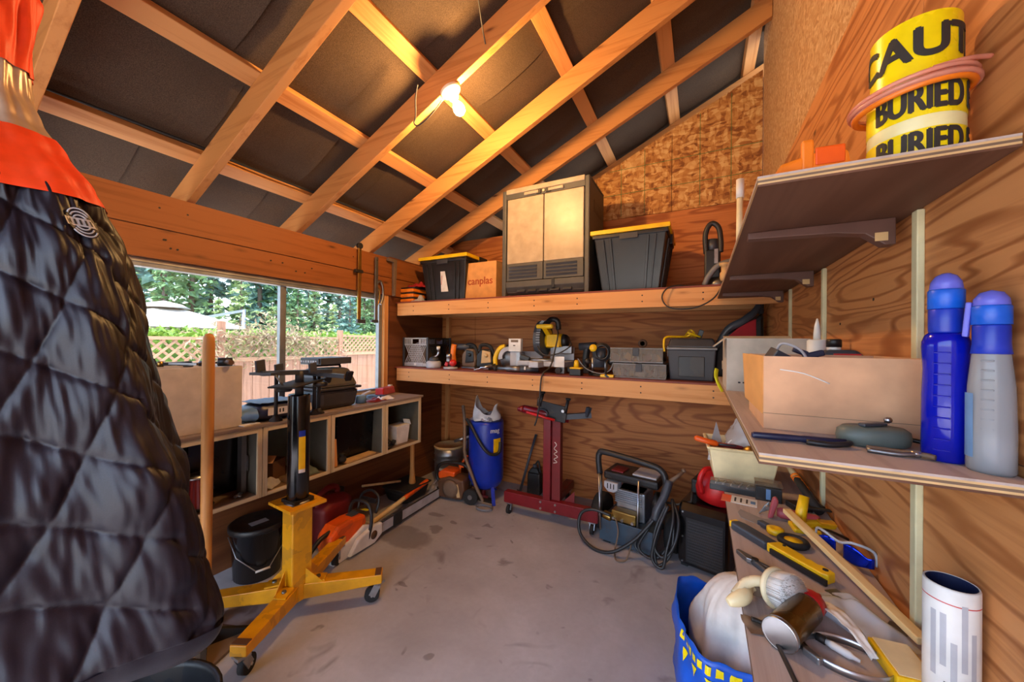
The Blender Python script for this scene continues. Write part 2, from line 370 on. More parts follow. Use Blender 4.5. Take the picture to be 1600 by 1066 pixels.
# ---- back wall: plywood sheets below, oriented strand board above
w = struct('wall_back')
def bsheet(x0, x1, z0, z1, nm='plywood_sheet', mat='ply_back', y=YB):
    pt(w, nm, mat, ('box', (x0+.0015, y, z0), (x1-.0015, y+.02, z1-.003)))
bsheet(XL, -2.09, 0, 1.22); bsheet(-2.09, XR, 0, 1.22); bsheet(XL, -2.09, 1.22, 2.455); bsheet(-2.09, XR, 1.22, 2.455)
def ot(x): return min(3.22+SL*x, 9)
for x0, x1 in ((-1.66, -.83), (-.83, -.22), (-.22, XR)):
    pt(w, 'strand_board', 'osb', ('prism', [(x0+.002, 2.456), (x1-.002, 2.456), (x1-.002, max(ot(x1), 2.46)), (x0+.002, max(ot(x0), 2.46))], YB, YB+.016))
for x in (-.62, -.43, -.02, .19): pt(w, 'printed_line', 'green', ('box', (x, YB-.0006, 2.47), (x+.004, YB, ot(x)-.02)))
for z in (2.66, 2.87): pt(w, 'printed_line', 'green', ('box', (max(-.9, (z-3.2)/SL), YB-.0006, z), (XR, YB, z+.004)))
pt(w, 'corner_stud', 'pine_z', ('box', (-2.44, YB-.04, 0), (-2.40, YB, 2.2)))
pt(w, 'sheathing', 'ply_left', ('prism', [(XL-.1, 0), (XR+.1, 0), (XR+.1, 3.40), (-1.66, 2.45), (XL-.1, 2.45)], YB+.022, YB+.03))
# ---- right wall
w = struct('wall_right')
for y0, y1 in ((YF, 1.02), (1.02, YB)):
    for z0, z1 in ((0, 1.22), (1.22, 2.36)):
        pt(w, 'plywood_sheet', 'ply_right', ('box', (XR, y0+.001, z0), (XR+.02, y1-.001, z1-.002)))
for y0, y1 in ((YF, .98), (.98, 2.21), (2.21, YB)):
    pt(w, 'particle_board', 'particle', ('box', (XR+.002, y0+.002, 2.362), (XR+.02, y1-.002, 3.75)))
for y in (1.02, 1.65, 2.2):
    pt(w, 'batten', 'batten', ('box', (XR-.012, y-.011, 0), (XR, y+.011, 1.653)), bev=.002)
for i, (y, z) in enumerate(((1.35, .5), (1.5, 1.45), (1.25, 1.5), (.6, .6), (.55, 1.55), (1.9, 1.4))):
    pt(w, 'nail_head', 'iron', ('cyl', (XR-.001, y, z), (XR+.002, y, z), .004))
# ---- left wall with the window opening
w = struct('wall_left')
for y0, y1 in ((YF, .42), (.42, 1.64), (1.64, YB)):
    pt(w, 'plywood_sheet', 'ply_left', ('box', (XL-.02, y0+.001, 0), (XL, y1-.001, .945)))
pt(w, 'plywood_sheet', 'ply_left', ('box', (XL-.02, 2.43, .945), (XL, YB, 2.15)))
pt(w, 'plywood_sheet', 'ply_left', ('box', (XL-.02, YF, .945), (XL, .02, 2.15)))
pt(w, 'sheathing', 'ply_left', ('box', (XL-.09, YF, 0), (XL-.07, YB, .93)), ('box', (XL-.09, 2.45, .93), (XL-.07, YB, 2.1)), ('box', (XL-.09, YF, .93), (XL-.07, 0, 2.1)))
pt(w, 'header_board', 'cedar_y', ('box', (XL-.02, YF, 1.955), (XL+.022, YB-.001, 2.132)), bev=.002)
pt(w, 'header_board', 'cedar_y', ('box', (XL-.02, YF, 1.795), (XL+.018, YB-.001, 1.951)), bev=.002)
for y in (2.37, .0): pt(w, 'jamb_stud', 'pine_z', ('box', (XL-.07, y, .93), (XL+.005, y+.045, 1.795)), bev=.002)
for i in range(14):
    y = .75+random.random()*2.2; z = random.choice((1.86, 1.9, 2.0, 2.06))
    pt(w, 'nail_head', 'iron', ('cyl', (XL+.018, y, z), (XL+.0225, y, z), .005, {'n': 8}))
# ---- window
w = struct('window_1')
wx = XL-.045
pt(w, 'window_frame', 'window_metal', ('box', (wx-.02, .045, 1.75), (wx+.035, 2.37, 1.795)), ('box', (wx-.02, .045, .945), (wx+.035, 2.37, .965)), ('box', (wx-.02, 2.335, .965), (wx+.02, 2.37, 1.765)), ('box', (wx-.02, .045, .965), (wx+.02, .08, 1.765)), bev=.002)
pt(w, 'head_track', 'galv', ('box', (wx+.02, .045, 1.772), (wx+.04, 2.37, 1.788)))
pt(w, 'mullion', 'window_metal', ('box', (wx-.012, 1.475, .965), (wx+.022, 1.50, 1.765)), ('box', (wx-.016, 1.503, .965), (wx+.012, 1.522, 1.765)), bev=.002)
pt(w, 'pane', 'pane', ('box', (wx+.006, .08, .965), (wx+.009, 1.476, 1.765)))
pt(w, 'pane', 'pane', ('box', (wx-.008, 1.52, .965), (wx-.005, 2.336, 1.765)))
smesh('trim_1', 'palewood_y', ('box', (XL-.02, .02, .93), (XL+.01, 2.42, .946)))
# ---- front wall behind the camera, with the open doorway
w = struct('wall_front')
pt(w, 'plywood_sheet', 'ply_back', ('box', (XL, YF-.02, 0), (-2.35, YF, 2.2)))
pt(w, 'plywood_sheet', 'ply_back', ('box', (.3, YF-.02, 0), (XR+.02, YF, 2.2)))
pt(w, 'plywood_sheet', 'ply_back', ('prism', [(XL, 2.2), (XR+.02, 2.2), (XR+.02, 3.6), (XL, 2.25)], YF-.02, YF))
pt(w, 'door_jamb', 'pine_z', ('box', (-2.35, YF-.03, 0), (-2.31, YF+.03, 2.2)), ('box', (.26, YF-.03, 0), (.3, YF+.03, 2.2)), ('box', (-2.31, YF-.03, 2.16), (.26, YF+.03, 2.2)))
# ---- ceiling: rafters, purlins, roofing felt
w = struct('ceiling')
for y in (-.235, .38, .975, 1.59, 2.225, 2.83, 3.55):
    xe = XR if y < 3.2 else .6
    pt(w, 'rafter', 'rafter', ('prism', [(-3.1, rb(-3.1)), (xe, rb(xe)), (xe, rt(xe)), (-3.1, rt(-3.1))], y-.02, y+.02), bev=.003)
PX = (-2.97, -2.42, -1.87, -1.34, -.77, -.22, .33)
for x in PX:
    o = MB(); a = math.atan(SL)
    for y0, y1 in ((YF-.3, 3.65),):
        o.add([(x+dx*math.cos(a)-dz*math.sin(a), y, rt(x)+.003+dx*math.sin(a)+dz*math.cos(a)) for y in (y0, y1) for dx, dz in ((-.045, 0), (.045, 0), (.045, .035), (-.045, .035))],
              [(0, 3, 2, 1), (4, 5, 6, 7), (0, 1, 5, 4), (1, 2, 6, 5), (2, 3, 7, 6), (3, 0, 4, 7)])
    o.build('purlin', 'pine_y', w, .003)
ex = list(PX)+[.5]
for i in range(len(ex)-1):
    a0, a1 = ex[i], ex[i+1]
    ys = [YF-.3, .05+.12*(i % 3), .72+.1*((i*2) % 3), 1.33+.1*(i % 2), 1.95-.08*(i % 3), 2.55+.07*(i % 2), 3.65]
    for j in range(len(ys)-1):
        def fn(u, v, a0=a0, a1=a1, y0=ys[j], y1=ys[j+1]+.03, k=i*7+j):
            x = a0+(a1-a0)*u; y = y0+(y1-y0)*v
            s = .030*math.sin(PI*u)*(.55+.6*noise.noise((k*1.7, y*2.3, 0)))+.006*noise.noise((x*7, y*7, k))+.012*max(0, 1-abs(v-1)*9)*math.sin(PI*u)
            return (x, y, rt(x)+.045-s+.003*(j % 2))
        ops(MB(), [('grid', fn, 10, 14)]).build('felt_sheet', 'felt', w)
pt(w, 'roof_light_block', 'felt', ('prism', [(-3.3, rt(-3.3)+.06), (.7, rt(.7)+.06), (.7, rt(.7)+.1), (-3.3, rt(-3.3)+.1)], YF-.3, 3.75))  # unseen outer plane added over the felt to block light
pt(w, 'overhang_light_block', 'felt', ('prism', [(-3.2, rb(-3.2)-.12), (.7, rb(.7)-.12), (.7, rt(.7)+.06), (-3.2, rt(-3.2)+.06)], 3.68, 3.70))  # dark board added to close the overhang against outside light
pt(w, 'soffit_light_block', 'felt', ('box', (XL-.12, YB+.03, 2.0), (XR+.1, 3.68, 2.05)))  # soffit closure added under the overhang, also keeps outside light out
# ================================================================== FIXED SHELVES
def backshelf(z, label):
    t = thing('wall_shelf', label, 'shelf', (0, 2.5, z))
    pt(t, 'deck', 'deckred', ('box', (XL+.002, 0, -.012), (XR-.002, .698, 0)))
    pt(t, 'fascia', 'pine', ('box', (XL+.03, -.002, -.125), (XR-.002, .038, -.0125)), bev=.002)
    pt(t, 'cleat', 'pine', ('box', (XL+.03, .64, -.1), (XR-.002, .698, -.0125)))
    pt(t, 'cleat', 'pine_y', ('box', (XL+.002, .04, -.1), (XL+.04, .64, -.0125)))
    for i in range(7):
        x = -2.35+i*.39+random.random()*.1
        for z_ in (-.045, -.085): pt(t, 'screw', 'iron', ('cyl', (x, -.003, z_), (x, 0, z_), .005, {'n': 8}))
    return t
backshelf(1.742, 'long pine-fronted upper shelf on the back wall carrying the cabinet and totes')
backshelf(1.147, 'long lower shelf on the back wall with a pine front board, carrying the power tools')
def sideshelf(z, y0, y1, label, brk):
    t = thing('wall_shelf', label, 'shelf', (XR-.305, y0, z))
    n = 3; L = y1-y0
    for i in range(5):                        # plywood plies show on the edge
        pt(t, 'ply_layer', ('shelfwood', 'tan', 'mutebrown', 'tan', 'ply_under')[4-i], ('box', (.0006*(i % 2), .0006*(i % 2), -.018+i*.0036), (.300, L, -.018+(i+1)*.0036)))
    for y in brk:
        a = y-y0
        pt(t, 'bracket', 'bracket', ('prism', [(.015, -.0182), (.015, -.034), (.18, -.040), (.23, -.048), (.262, -.075), (.279, -.075), (.279, -.0182)], a-.016, a+.016), bev=.002)
        pt(t, 'wood_plug', 'tan', ('box', (.245, a-.0175, -.066), (.266, a-.016, -.048)))
    return t
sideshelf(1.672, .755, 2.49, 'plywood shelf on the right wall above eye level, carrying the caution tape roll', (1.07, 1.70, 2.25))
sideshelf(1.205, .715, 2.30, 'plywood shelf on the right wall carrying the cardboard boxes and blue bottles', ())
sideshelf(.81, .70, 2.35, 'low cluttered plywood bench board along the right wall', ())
# ================================================================== OUTDOORS
GZ = -.35
smesh('ground', 'gravel', ('box', (-60, -40, GZ-.3), (40, 60, GZ-.005)))
smesh('bounce_slab', 'patio', ('box', (-6.6, -4, GZ-.1), (XL-.1, 9, GZ+.04)))  # unseen pale slab, added to bounce daylight through the window onto the ceiling
smesh('ground_1', 'patio', ('box', (-4.5, -9, -.3), (3, YF-1.59, -.02)))
# fence
FX = -7.4
fence = thing('fence', 'weathered board fence with a lattice top seen through the window', 'fence', (FX, 0, GZ))
posts = [-1.6, .85, 3.3, 5.65, 7.9, 10.2]
for i in range(5):
    y0, y1 = posts[i], posts[i+1]; top = (1.40, 1.42, 1.46, 1.52, 1.55)[i]-GZ; lb = top-.46
    pt(fence, 'post', 'fence_z', ('box', (-.045, y0-.05, 0), (.045, y0+.05, top+(.24 if i == 2 else .1))), bev=.005)
    n = 15
    for k in range(n):
        a = y0+.05+(y1-y0-.1)*k/n; b = y0+.05+(y1-y0-.1)*(k+1)/n
        pt(fence, 'board', 'fence_z', ('box', (-.012+.004*(k % 2), a+.003, .04), (.012+.004*(k % 2), b-.003, lb)))
    pt(fence, 'rail', 'lattice', ('box', (-.03, y0+.05, top-.05), (.03, y1-.05, top)), ('box', (-.035, y0+.05, lb-.01), (.035, y1-.05, lb+.06)))
    yy = y0+.05; L = y1-y0-.1; h0, h1 = lb+.06, top-.05; H = h1-h0
    st = .115 if i > 2 else .15
    q = -H
    while q < L:
        for s in (1, -1):
            u0, u1 = q, q+H; v0, v1 = h0, h1
            if u0 < 0: v0 = h0-u0; u0 = 0
            if u1 > L: v1 = h1-(u1-L); u1 = L
            if v1-v0 < .03: continue
            pa, pb = (u0, v0), (u1, v1)
            if s < 0: pa, pb = (L-u0, v0), (L-u1, v1)
            pt(fence, 'lattice_slat', 'lattice', ('beam', (.006*s, yy+pa[0], pa[1]), (.006*s, yy+pb[0], pb[1]), .036, .008, (1, 0, 0)))
        q += st
# vine and hedge leaves
def m_leaf(name, a, b):
    t = NT(name); f = t.noise(t.mp(), 6, 4)
    q = t.bsdf(t.ramp(f, ((.35, C(a)), (.65, C(b)))), .6)
    tr = t.n('ShaderNodeBsdfTranslucent'); tr.inputs[0].default_value = (*C(b), 1)
    mx = t.n('ShaderNodeMixShader'); mx.inputs[0].default_value = .3
    t.l(q.outputs[0], mx.inputs[1]); t.l(tr.outputs[0], mx.inputs[2]); t.l(mx.outputs[0], t.out.inputs[0]); MT[name] = t.m
m_leaf('hedgeleaf', '#4c7424', '#84a23e'); m_leaf('vineleaf', '#6f6f44', '#a8927a'); m_leaf('fir', '#3f5f40', '#6f9460'); m_leaf('firpale', '#6f8f5c', '#a3b67c'); m_leaf('firblue', '#44695f', '#6f9488')
def leaves(n, fn, s, rnd):
    P = []
    for _ in range(n):
        c = Vector(fn(rnd)); a = Vector((rnd.uniform(-1, 1), rnd.uniform(-1, 1), rnd.uniform(-1, 1))).normalized(); b = a.orthogonal().normalized()
        k = s*rnd.uniform(.6, 1.3); P += [c-a*k, c+b*k*.5, c+a*k]
    return P
rnd = random.Random(3)
vn = one('climbing_vine', 'bare tangled climbing vine with pale leaves spilling over the fence lattice', 'vine', 'vineleaf', (FX+.1, 0, 0),
    ('tris', leaves(1700, lambda r: (lambda y: (r.uniform(-.12, .14), y, 1.22+.20*math.exp(-((y-4.1)/.8)**2)+r.gauss(0, .14+.06*math.exp(-((y-4)/.8)**2))))(r.triangular(2.6, 5.9, 4.0)), .055, rnd)))
vn['kind'] = 'stuff'
hd = one('hedge', 'bright green clipped hedge running behind the fence', 'hedge', 'hedgeleaf', (FX-1.6, 0, 0),
    ('tris', leaves(9000, lambda r: (r.uniform(-.5, .35), r.uniform(-3, 16), 1.0+.52*r.random()**.5+.08*math.sin(r.random()*9)), .11, rnd)), ('box', (-.4, -3, GZ), (.2, 16, 1.35)))
hd['kind'] = 'stuff'
# forest
def conifer(h, r, n, seed, mat):
    rn = random.Random(seed); P = []
    b = MB().cyl((0, 0, 0), (0, 0, h), .16, .02, 7); tr = b
    lv = int(h*2.6)
    for i in range(lv):
        z = h*(.10+.90*i/lv); R = r*(1-.92*i/lv)*rn.uniform(.7, 1.15)
        for k in range(7):
            a = rn.random()*2*PI; L = R*rn.uniform(.6, 1.1); d = Vector((math.cos(a), math.sin(a), -.25))
            m = max(3, int(n*L/r))
            for q in range(m):
                t = rn.uniform(.12, 1); c = Vector((0, 0, z))+d*L*t; w = .32*(1.1-t)+.13
                e = Vector((rn.uniform(-1, 1), rn.uniform(-1, 1), rn.uniform(-.9, .4))).normalized()*w; s = Vector((rn.uniform(-1, 1), rn.uniform(-1, 1), rn.uniform(-.5, .5)))*w*.7
                P += [c-s, c+s, c+e]
    return tr, MB().tris(P), mat
protos = [conifer(9, 1.9, 13, 1, 'fir'), conifer(11, 2.2, 13, 2, 'firblue'), conifer(8, 2.0, 13, 5, 'firpale'), conifer(12, 2.1, 12, 9, 'fir')]
pm = []
for k, (tr, fo, mt) in enumerate(protos):
    t = thing('conifer', '', 'tree'); a = tr.build('trunk', 'barkpine', t); f = fo.build('foliage', mt, t); pm.append(t)
spots = []
rn = random.Random(11)
LBL = ('dark green conifer in the forest behind the fence', 'tall blue-green conifer in the forest behind the fence', 'pale yellow-green conifer in the forest behind the fence', 'tall slender dark conifer in the forest behind the fence')
used = [0]*4
for row, (X, n, ya, yb, s) in enumerate(((-13.5, 9, 4.6, 16, .45), (-17.5, 17, 4.4, 24, .80), (-23, 19, 7.6, 36, 1.25))):
    for i in range(n):
        k = (i*3+row) % 4 if row else (0, 2, 2, 0, 1, 2, 0, 2, 0)[i]
        y = ya+(yb-ya)*(i+rn.uniform(-.3, .3))/n
        t = pm[k] if not used[k] else copy_tree(pm[k]); used[k] += 1
        t.location = (X+rn.uniform(-1, 1), y, GZ-.2); g = s*rn.uniform(.85, 1.15); t.scale = (g, g, g); t.rotation_euler = (0, 0, rn.random()*6)
        tag(t, LBL[k], 'tree', ('dark conifers', 'blue-green conifers', 'pale conifers', 'slender conifers')[k])
def tallpine(x, y, h, seed):
    rn = random.Random(seed)
    t = thing('pine_tree', 'tall bare-trunked pine against the pale sky behind the umbrella', 'tree', (x, y, GZ-.2), 0, 'tall pines at the forest edge')
    pt(t, 'trunk', 'barkpine', ('cyl', (0, 0, 0), (0, 0, h), .17, .06, {'n': 8}))
    b = MB()
    for i in range(26):
        z = h*rn.uniform(.42, 1.0); a = rn.random()*6.28; L = rn.uniform(.5, 1.6)*(1.25-z/h*.8)
        d = Vector((math.cos(a), math.sin(a), rn.uniform(-.2, .15)))
        b.tris(leaves(60, lambda r: Vector((0, 0, z))+d*L*r.uniform(.15, 1)+Vector((r.gauss(0, .14), r.gauss(0, .14), r.gauss(0, .09))), .17, rn))
    b.build('foliage', 'fir', t)
for i, (x, y, h) in enumerate(((-20, 5.4, 9.5), (-21, 6.3, 10), (-20.5, 7.0, 9), (-22, 4.6, 10))): tallpine(x, y, h, 40+i)
# patio umbrella
u = thing('patio_umbrella', 'off-white cantilever patio umbrella open beyond the fence', 'umbrella', (-10.5, 3.6, GZ))
R_ = 1.25; zt, ze = 2.12-GZ, 1.62-GZ
def cap(u_, v):
    a = 2*PI*u_; k = 1/max(abs(math.cos((a % (PI/2))-PI/4)), .7)*.72
    rr = R_*1.28*v*k; return (rr*math.cos(a+PI/4), rr*math.sin(a+PI/4), zt-(zt-ze)*(v**1.15))
pt(u, 'canopy', 'canvas', ('grid', cap, 32, 12, {'cu': 1}), solid=.008)
pt(u, 'vent_cap', 'canvas', ('lathe', [(.02, zt+.1), (.3, zt+.03), (.45, zt-.06)], 16))
for i in range(8):
    a = PI/4*i; L = R_*(1.25 if i % 2 else .92); pt(u, 'rib', 'darkgrey', ('beam', (0, 0, zt-.2), (L*math.cos(a), L*math.sin(a), ze-.02), .025, .03))
pt(u, 'hub', 'darkgrey', ('cyl', (0, 0, zt-.38), (0, 0, zt), .04))
pt(u, 'mast', 'galv', ('cyl', (-.1, 1.62, 0), (-.1, 1.62, 2.15-GZ), .045))
pt(u, 'arm', 'galv', ('beam', (-.1, 1.66, 2.15-GZ), (0, .3, 1.78-GZ), .05, .06))
pt(u, 'base', 'stone', ('box', (-.4, 1.3, 0), (.2, 1.9, .08)))
# ================================================================== LEFT SIDE: cubby cabinets under the window
CB = -2.10
cub = [(2.38, 1.992), (1.988, 1.542), (1.538, 1.132), (1.128, .70)]
cl = ('open wooden cubby box nearest the back wall, holding a white tub', 'open wooden cubby box with a black panel leaning inside, second from the back wall',
      'open wooden cubby box behind the jack column, holding a small carton', 'open wooden cubby box behind the long wooden handle, holding a red filter')
for (y1, y0), lb in zip(cub, cl):
    t = thing('cubby_cabinet', lb, 'cabinet', (CB, y0, .535)); L = y1-y0; D = XL+.004-CB
    pt(t, 'side_panel', 'cubbygrey', ('box', (D, 0, 0), (0, .018, .375)))
    pt(t, 'side_panel', 'cubbygrey', ('box', (D, L-.018, 0), (0, L, .375)))
    pt(t, 'bottom_panel', 'mutebrown', ('box', (D, .018, 0), (0, L-.018, .016)))
    pt(t, 'top_panel', 'cubbygrey', ('box', (D, .018, .36), (0, L-.018, .375)))
    pt(t, 'back_panel', 'cubbygrey', ('box', (D, .018, .016), (D+.008, L-.018, .36)))
    pt(t, 'face_frame', 'palewood_z', ('box', (0, 0, 0), (.012, .024, .375)), bev=.0015)
    pt(t, 'face_frame', 'palewood_z', ('box', (0, L-.024, 0), (.012, L, .375)), bev=.0015)
    pt(t, 'face_frame', 'palewood_y', ('box', (0, .024, 0), (.012, L-.024, .02)), bev=.0015)
    pt(t, 'face_frame', 'palewood_y', ('box', (0, .024, .35), (.012, L-.024, .375)), bev=.0015)
    for k in (.09, .27):
        pt(t, 'hinge', 'dullsteel', ('box', (-.02, .018, k), (-.002, .022, k+.03)))
one('counter_board', 'long grey-topped board lying over the cubby boxes below the window', 'countertop', 'greyplank', (0, 0, .911), ('box', (XL+.004, .62, 0), (CB+.018, 2.40, .017)), bev=.002)
CZ = .929
# things inside the cubbies
one('glossy_sheet', 'black glossy sheet leaning in the second cubby from the back wall', 'sheet', 'ovenblack', (-2.20, 1.64, .552), ('cb', (0, .17, .152), (.010, .31, .30), (0, .05, 0)))
one('oven_sheet', 'black glossy sheet standing in the cubby behind the wooden handle', 'sheet', 'ovenblack', (-2.26, .86, .552), ('cb', (0, .12, .155), (.010, .22, .305), (0, .05, 0)))
one('metal_strip', 'upright dull metal strip at the edge of the black panel', 'strip', 'dullsteel', (-2.20, 1.085, .552), ('box', (-.02, -.012, 0), (.02, .012, .33)), ('box', (-.03, .013, .12), (.03, .018, .20)))
one('timber_offcut', 'short upright offcut of pale timber in the cubby with the black panel', 'offcut', 'pine_z', (-2.17, 1.60, .552), ('cb', (0, 0, .09), (.09, .02, .18), (.06, 0, 0)))
one('loose_board', 'flat scrap of board on the floor of the cubby with the black panel', 'board', 'tan', (-2.15, 1.80, .552), ('cb', (0, 0, .006), (.07, .26, .01), (0, 0, .05)))
one('door_stop', 'small black rubber knob lying in the cubby with the black panel', 'knob', 'rubber', (-2.14, 1.66, .564), ('lathe', [(.02, 0), (.028, .01), (.028, .03), (.012, .045), (.02, .055), (.0, .06)], 14))
t = thing('white_tub', 'white folded carton tub standing in the cubby nearest the back wall', 'carton', (-2.20, 2.23, .552))
pt(t, 'body', 'white', ('taper', 0, .15, (.10, .12), (.12, .15)), bev=.003); pt(t, 'flap', 'paper', ('cb', (.04, .06, .165), (.06, .005, .05), (.5, 0, .2)))
t = thing('coffee_can', 'round dusty brown can at the back of the last cubby', 'can', (-2.33, 2.18, .552))
pt(t, 'body', 'mutebrown', ('lathe', [(.05, 0), (.052, .005), (.052, .16), (.048, .165), (.048, .162), (0, .162)], 20)); pt(t, 'rim', 'dullsteel', ('tube', [(.051*math.cos(a*.5236), .051*math.sin(a*.5236), .165) for a in range(12)], .003, 6, 1))
t = thing('hair_clipper', 'dark coiled cable and plug in the cubby nearest the back wall', 'cable', (-2.17, 2.07, .555))
pt(t, 'coil', 'rubber', *[('tube', [(.05*math.cos(a)*(1+.1*k), .04*math.sin(a), .012+.012*k+.02*math.sin(a*2+k)) for a in [i*PI/8 for i in range(16)]], .006, 6, 1) for k in range(4)])
pt(t, 'plug', 'black', ('cb', (.03, .05, .03), (.03, .05, .025), (.3, .2, .5)), bev=.004)
t = thing('small_carton', 'small brown carton in the cubby behind the jack column', 'carton', (-2.26, 1.27, .552), .5)
pt(t, 'body', 'brown', ('box', (-.05, -.06, 0), (.05, .06, .12)), bev=.002); pt(t, 'flap', 'card', ('cb', (0, -.05, .135), (.1, .05, .003), (.7, 0, 0)))
for i, (y, c, r) in enumerate(((1.20, 'cloth', .6), (1.33, 'mutebrown', .2), (1.44, 'greygreen', 1.1))):
    one('shop_rag', ('pale crumpled rag in the cubby behind the jack column, on the left', 'brown crumpled rag in the cubby behind the jack column, in the middle', 'dull green crumpled rag in the cubby behind the jack column, on the right')[i], 'rag', c, (-2.19, y, .552), rag(i*3.3, .13, .12, .05, 16), rz=r)
one('drawer_front', 'grey flat drawer panel at the back of the cubby behind the jack', 'panel', 'greygreen', (-2.44, 1.43, .552), ('cb', (0, 0, .15), (.012, .17, .30)), ('box', (.007, -.085, .14), (.01, .085, .145)))
t = thing('air_filter', 'red pleated cone air filter in the cubby behind the wooden handle', 'filter', (-2.20, .88, .552))
pl = [(math.cos(i*PI/24)*(1 if i % 2 else .92), math.sin(i*PI/24)*(1 if i % 2 else .92)) for i in range(48)]
pt(t, 'pleats', 'darkred', ('add', [(.07*x, .07*y, .012) for x, y in pl]+[(.052*x, .052*y, .15) for x, y in pl], [(i, (i+1) % 48, 48+(i+1) % 48, 48+i) for i in range(48)]))
pt(t, 'base_ring', 'black', ('lathe', [(.072, 0), (.076, .006), (.07, .014), (0, .014)], 24)); pt(t, 'cap', 'steel', ('lathe', [(.055, .15), (.055, .16), (.02, .168), (0, .168)], 24))
one('chrome_fitting', 'small bright chrome fitting lying in the cubby beside the red filter', 'fitting', 'steel', (-2.15, 1.03, .56), ('cyl', (0, 0, 0), (-.02, .04, .004), .008), ('cyl', (-.005, .01, 0), (.02, .02, 0), .005))
# things on the counter
t = thing('tool_tray_box', 'plain off-white open box of hand tools on the counter by the coat', 'box', (-2.30, .87, CZ))
w_, d_ = .17, .335
for nm, L in (('side', ('box', (.155, -.18, 0), (.165, .18, .315))), ('side', ('box', (-.165, -.18, 0), (-.155, .18, .315))), ('end', ('box', (-.155, -.18, 0), (.155, -.17, .315))), ('end', ('box', (-.155, .17, 0), (.155, .18, .315))), ('bottom', ('box', (-.155, -.17, 0), (.155, .17, .01)))):
    pt(t, nm, 'boxwhite', L, bev=.0015)
for i, (nm, lb, x, y, rz, mt) in enumerate((('socket_wrench', 'chrome wrench on top of the white tool box, nearest the coat', .05, -.10, 1.3, 'dullsteel'), ('spanner', 'dull steel spanner lying across the white tool box', 0, -.02, 1.1, 'gunmetal'), ('ratchet', 'dark ratchet with a round head on the white tool box', .06, .06, 1.9, 'iron'))):
    one(nm, lb, 'wrench', mt, (-2.30+x, .87+y, CZ+.315), ('beam', (-.09, 0, .012), (.08, 0, .014), .012, .008), ('lathe', [(.018, 0), (.02, .006), (.02, .02), (.012, .026), (0, .026)], 12, (.09, 0, 0)), ('beam', (-.09, 0, .012), (-.12, .015, .014), .02, .01), rz=rz)
t = thing('rubber_mallet_small', 'small mallet with a wooden handle on top of the white tool box', 'mallet', (-2.20, 1.0, CZ+.335), 1.2)
pt(t, 'head', 'black', ('cyl', (-.03, 0, 0), (.03, 0, 0), .022)); pt(t, 'handle', 'brown', ('cyl', (0, 0, 0), (.02, -.09, .0), .01, .013, {'n': 10}))
t = thing('bolt_cutter', 'black-jawed clamp tool lying across the white tool box', 'tool', (-2.22, .80, CZ+.332), .9)
pt(t, 'jaw', 'iron', ('beam', (-.07, 0, 0), (.06, .02, .005), .02, .014), ('beam', (-.07, 0, 0), (-.09, .03, .02), .016, .012)); pt(t, 'pivot', 'brass', ('cyl', (-.05, 0, -.012), (-.05, 0, .014), .012)); pt(t, 'jaw', 'dullsteel', ('beam', (-.06, .02, .004), (.10, -.04, .0), .014, .01))
# blue bag with label
t = thing('chain_bag', 'blue-topped black bagged package with a white barcode label', 'bag', (-2.215, 1.225, CZ), 0)
def bagf(u, v):
    a = 2*PI*u; k = abs(math.cos(a))**.35*math.copysign(1, math.cos(a)); m = abs(math.sin(a))**.35*math.copysign(1, math.sin(a))
    h = .105; b = math.sin(PI*min(1, max(0, v)))**.25 if 0 < v < 1 else .02
    return (.105*k*b, .12*m*b+.01, h*v+.006*noise.noise((k*4, m*4, v*5))*b)
pt(t, 'wrap', 'navy', ('grid', bagf, 40, 10, {'cu': 1})); 
pt(t, 'top_film', 'dustyblue', ('grid', lambda u, v: (-.095+.19*u, -.10+.22*v, .1035+.006*noise.noise((u*6, v*6, 2))), 14, 14), solid=.002)
pt(t, 'label', 'labelwhite', ('box', (.107, -.06, .035), (.1085, .07, .075)))
for i in range(2): pt(t, 'print', 'inkdark', ('box', (.1086, .0+i*.018, .045), (.1092, .008+i*.018, .066)))
pt(t, 'gathered_end', 'dustyblue', ('grid', lambda u, v: (.02+.085*math.cos(6.28*u)*(1-.35*v)+.006*noise.noise((u*9, v*6, 1)), -.105-.09*v, .045+.042*math.sin(6.28*u)*(1-.3*v)+.008*noise.noise((u*14, v*3, 4))), 24, 8, {'cu': 1}))
one('paper_scrap', 'white scrap of card on the counter below the blue package', 'card', 'white', (-2.135, 1.08, CZ), ('cb', (0, 0, .003), (.06, .09, .004), (0, .05, .2)))
one('barcode_bag', 'small dark packet with a white tag behind the jack column', 'packet', 'brown', (-2.19, 1.40, CZ), ('taper', 0, .07, (.10, .12), (.07, .09)), bev=.012)
one('barcode_tag', 'white barcode tag on the small dark packet', 'tag', 'labelwhite', (-2.136, 1.41, CZ+.02), ('cb', (0, 0, .025), (.002, .05, .045), (0, -.2, 0)))
# tackle box
t = thing('tackle_box', 'large black-lidded brown-grey tackle box on the counter', 'toolbox', (-2.28, 1.645, CZ))
pt(t, 'base', 'darkgrey', ('taper', 0, .125, (.25, .27), (.28, .30)), bev=.025)
pt(t, 'rim', 'darkgrey', ('box', (-.152, -.16, .125), (.152, .16, .142)), bev=.006)
pt(t, 'lid', 'resin_dark', ('taper', .142, .265, (.28, .295), (.17, .22)), bev=.022)
pt(t, 'latch', 'black', ('cb', (.125, .07, .20), (.02, .05, .09), (0, .42, 0)), bev=.004)
pt(t, 'latch', 'black', ('cb', (.125, -.09, .20), (.02, .05, .09), (0, .42, 0)), bev=.004)
pt(t, 'handle', 'black', ('tube', [(0, -.10, .265), (0, -.095, .283), (0, .095, .283), (0, .10, .265)], .009, 8))
t = thing('car_stereo', 'flat black radio unit with a row of buttons lying on the tackle box', 'radio', (-2.28, 1.64, CZ+.292), .12)
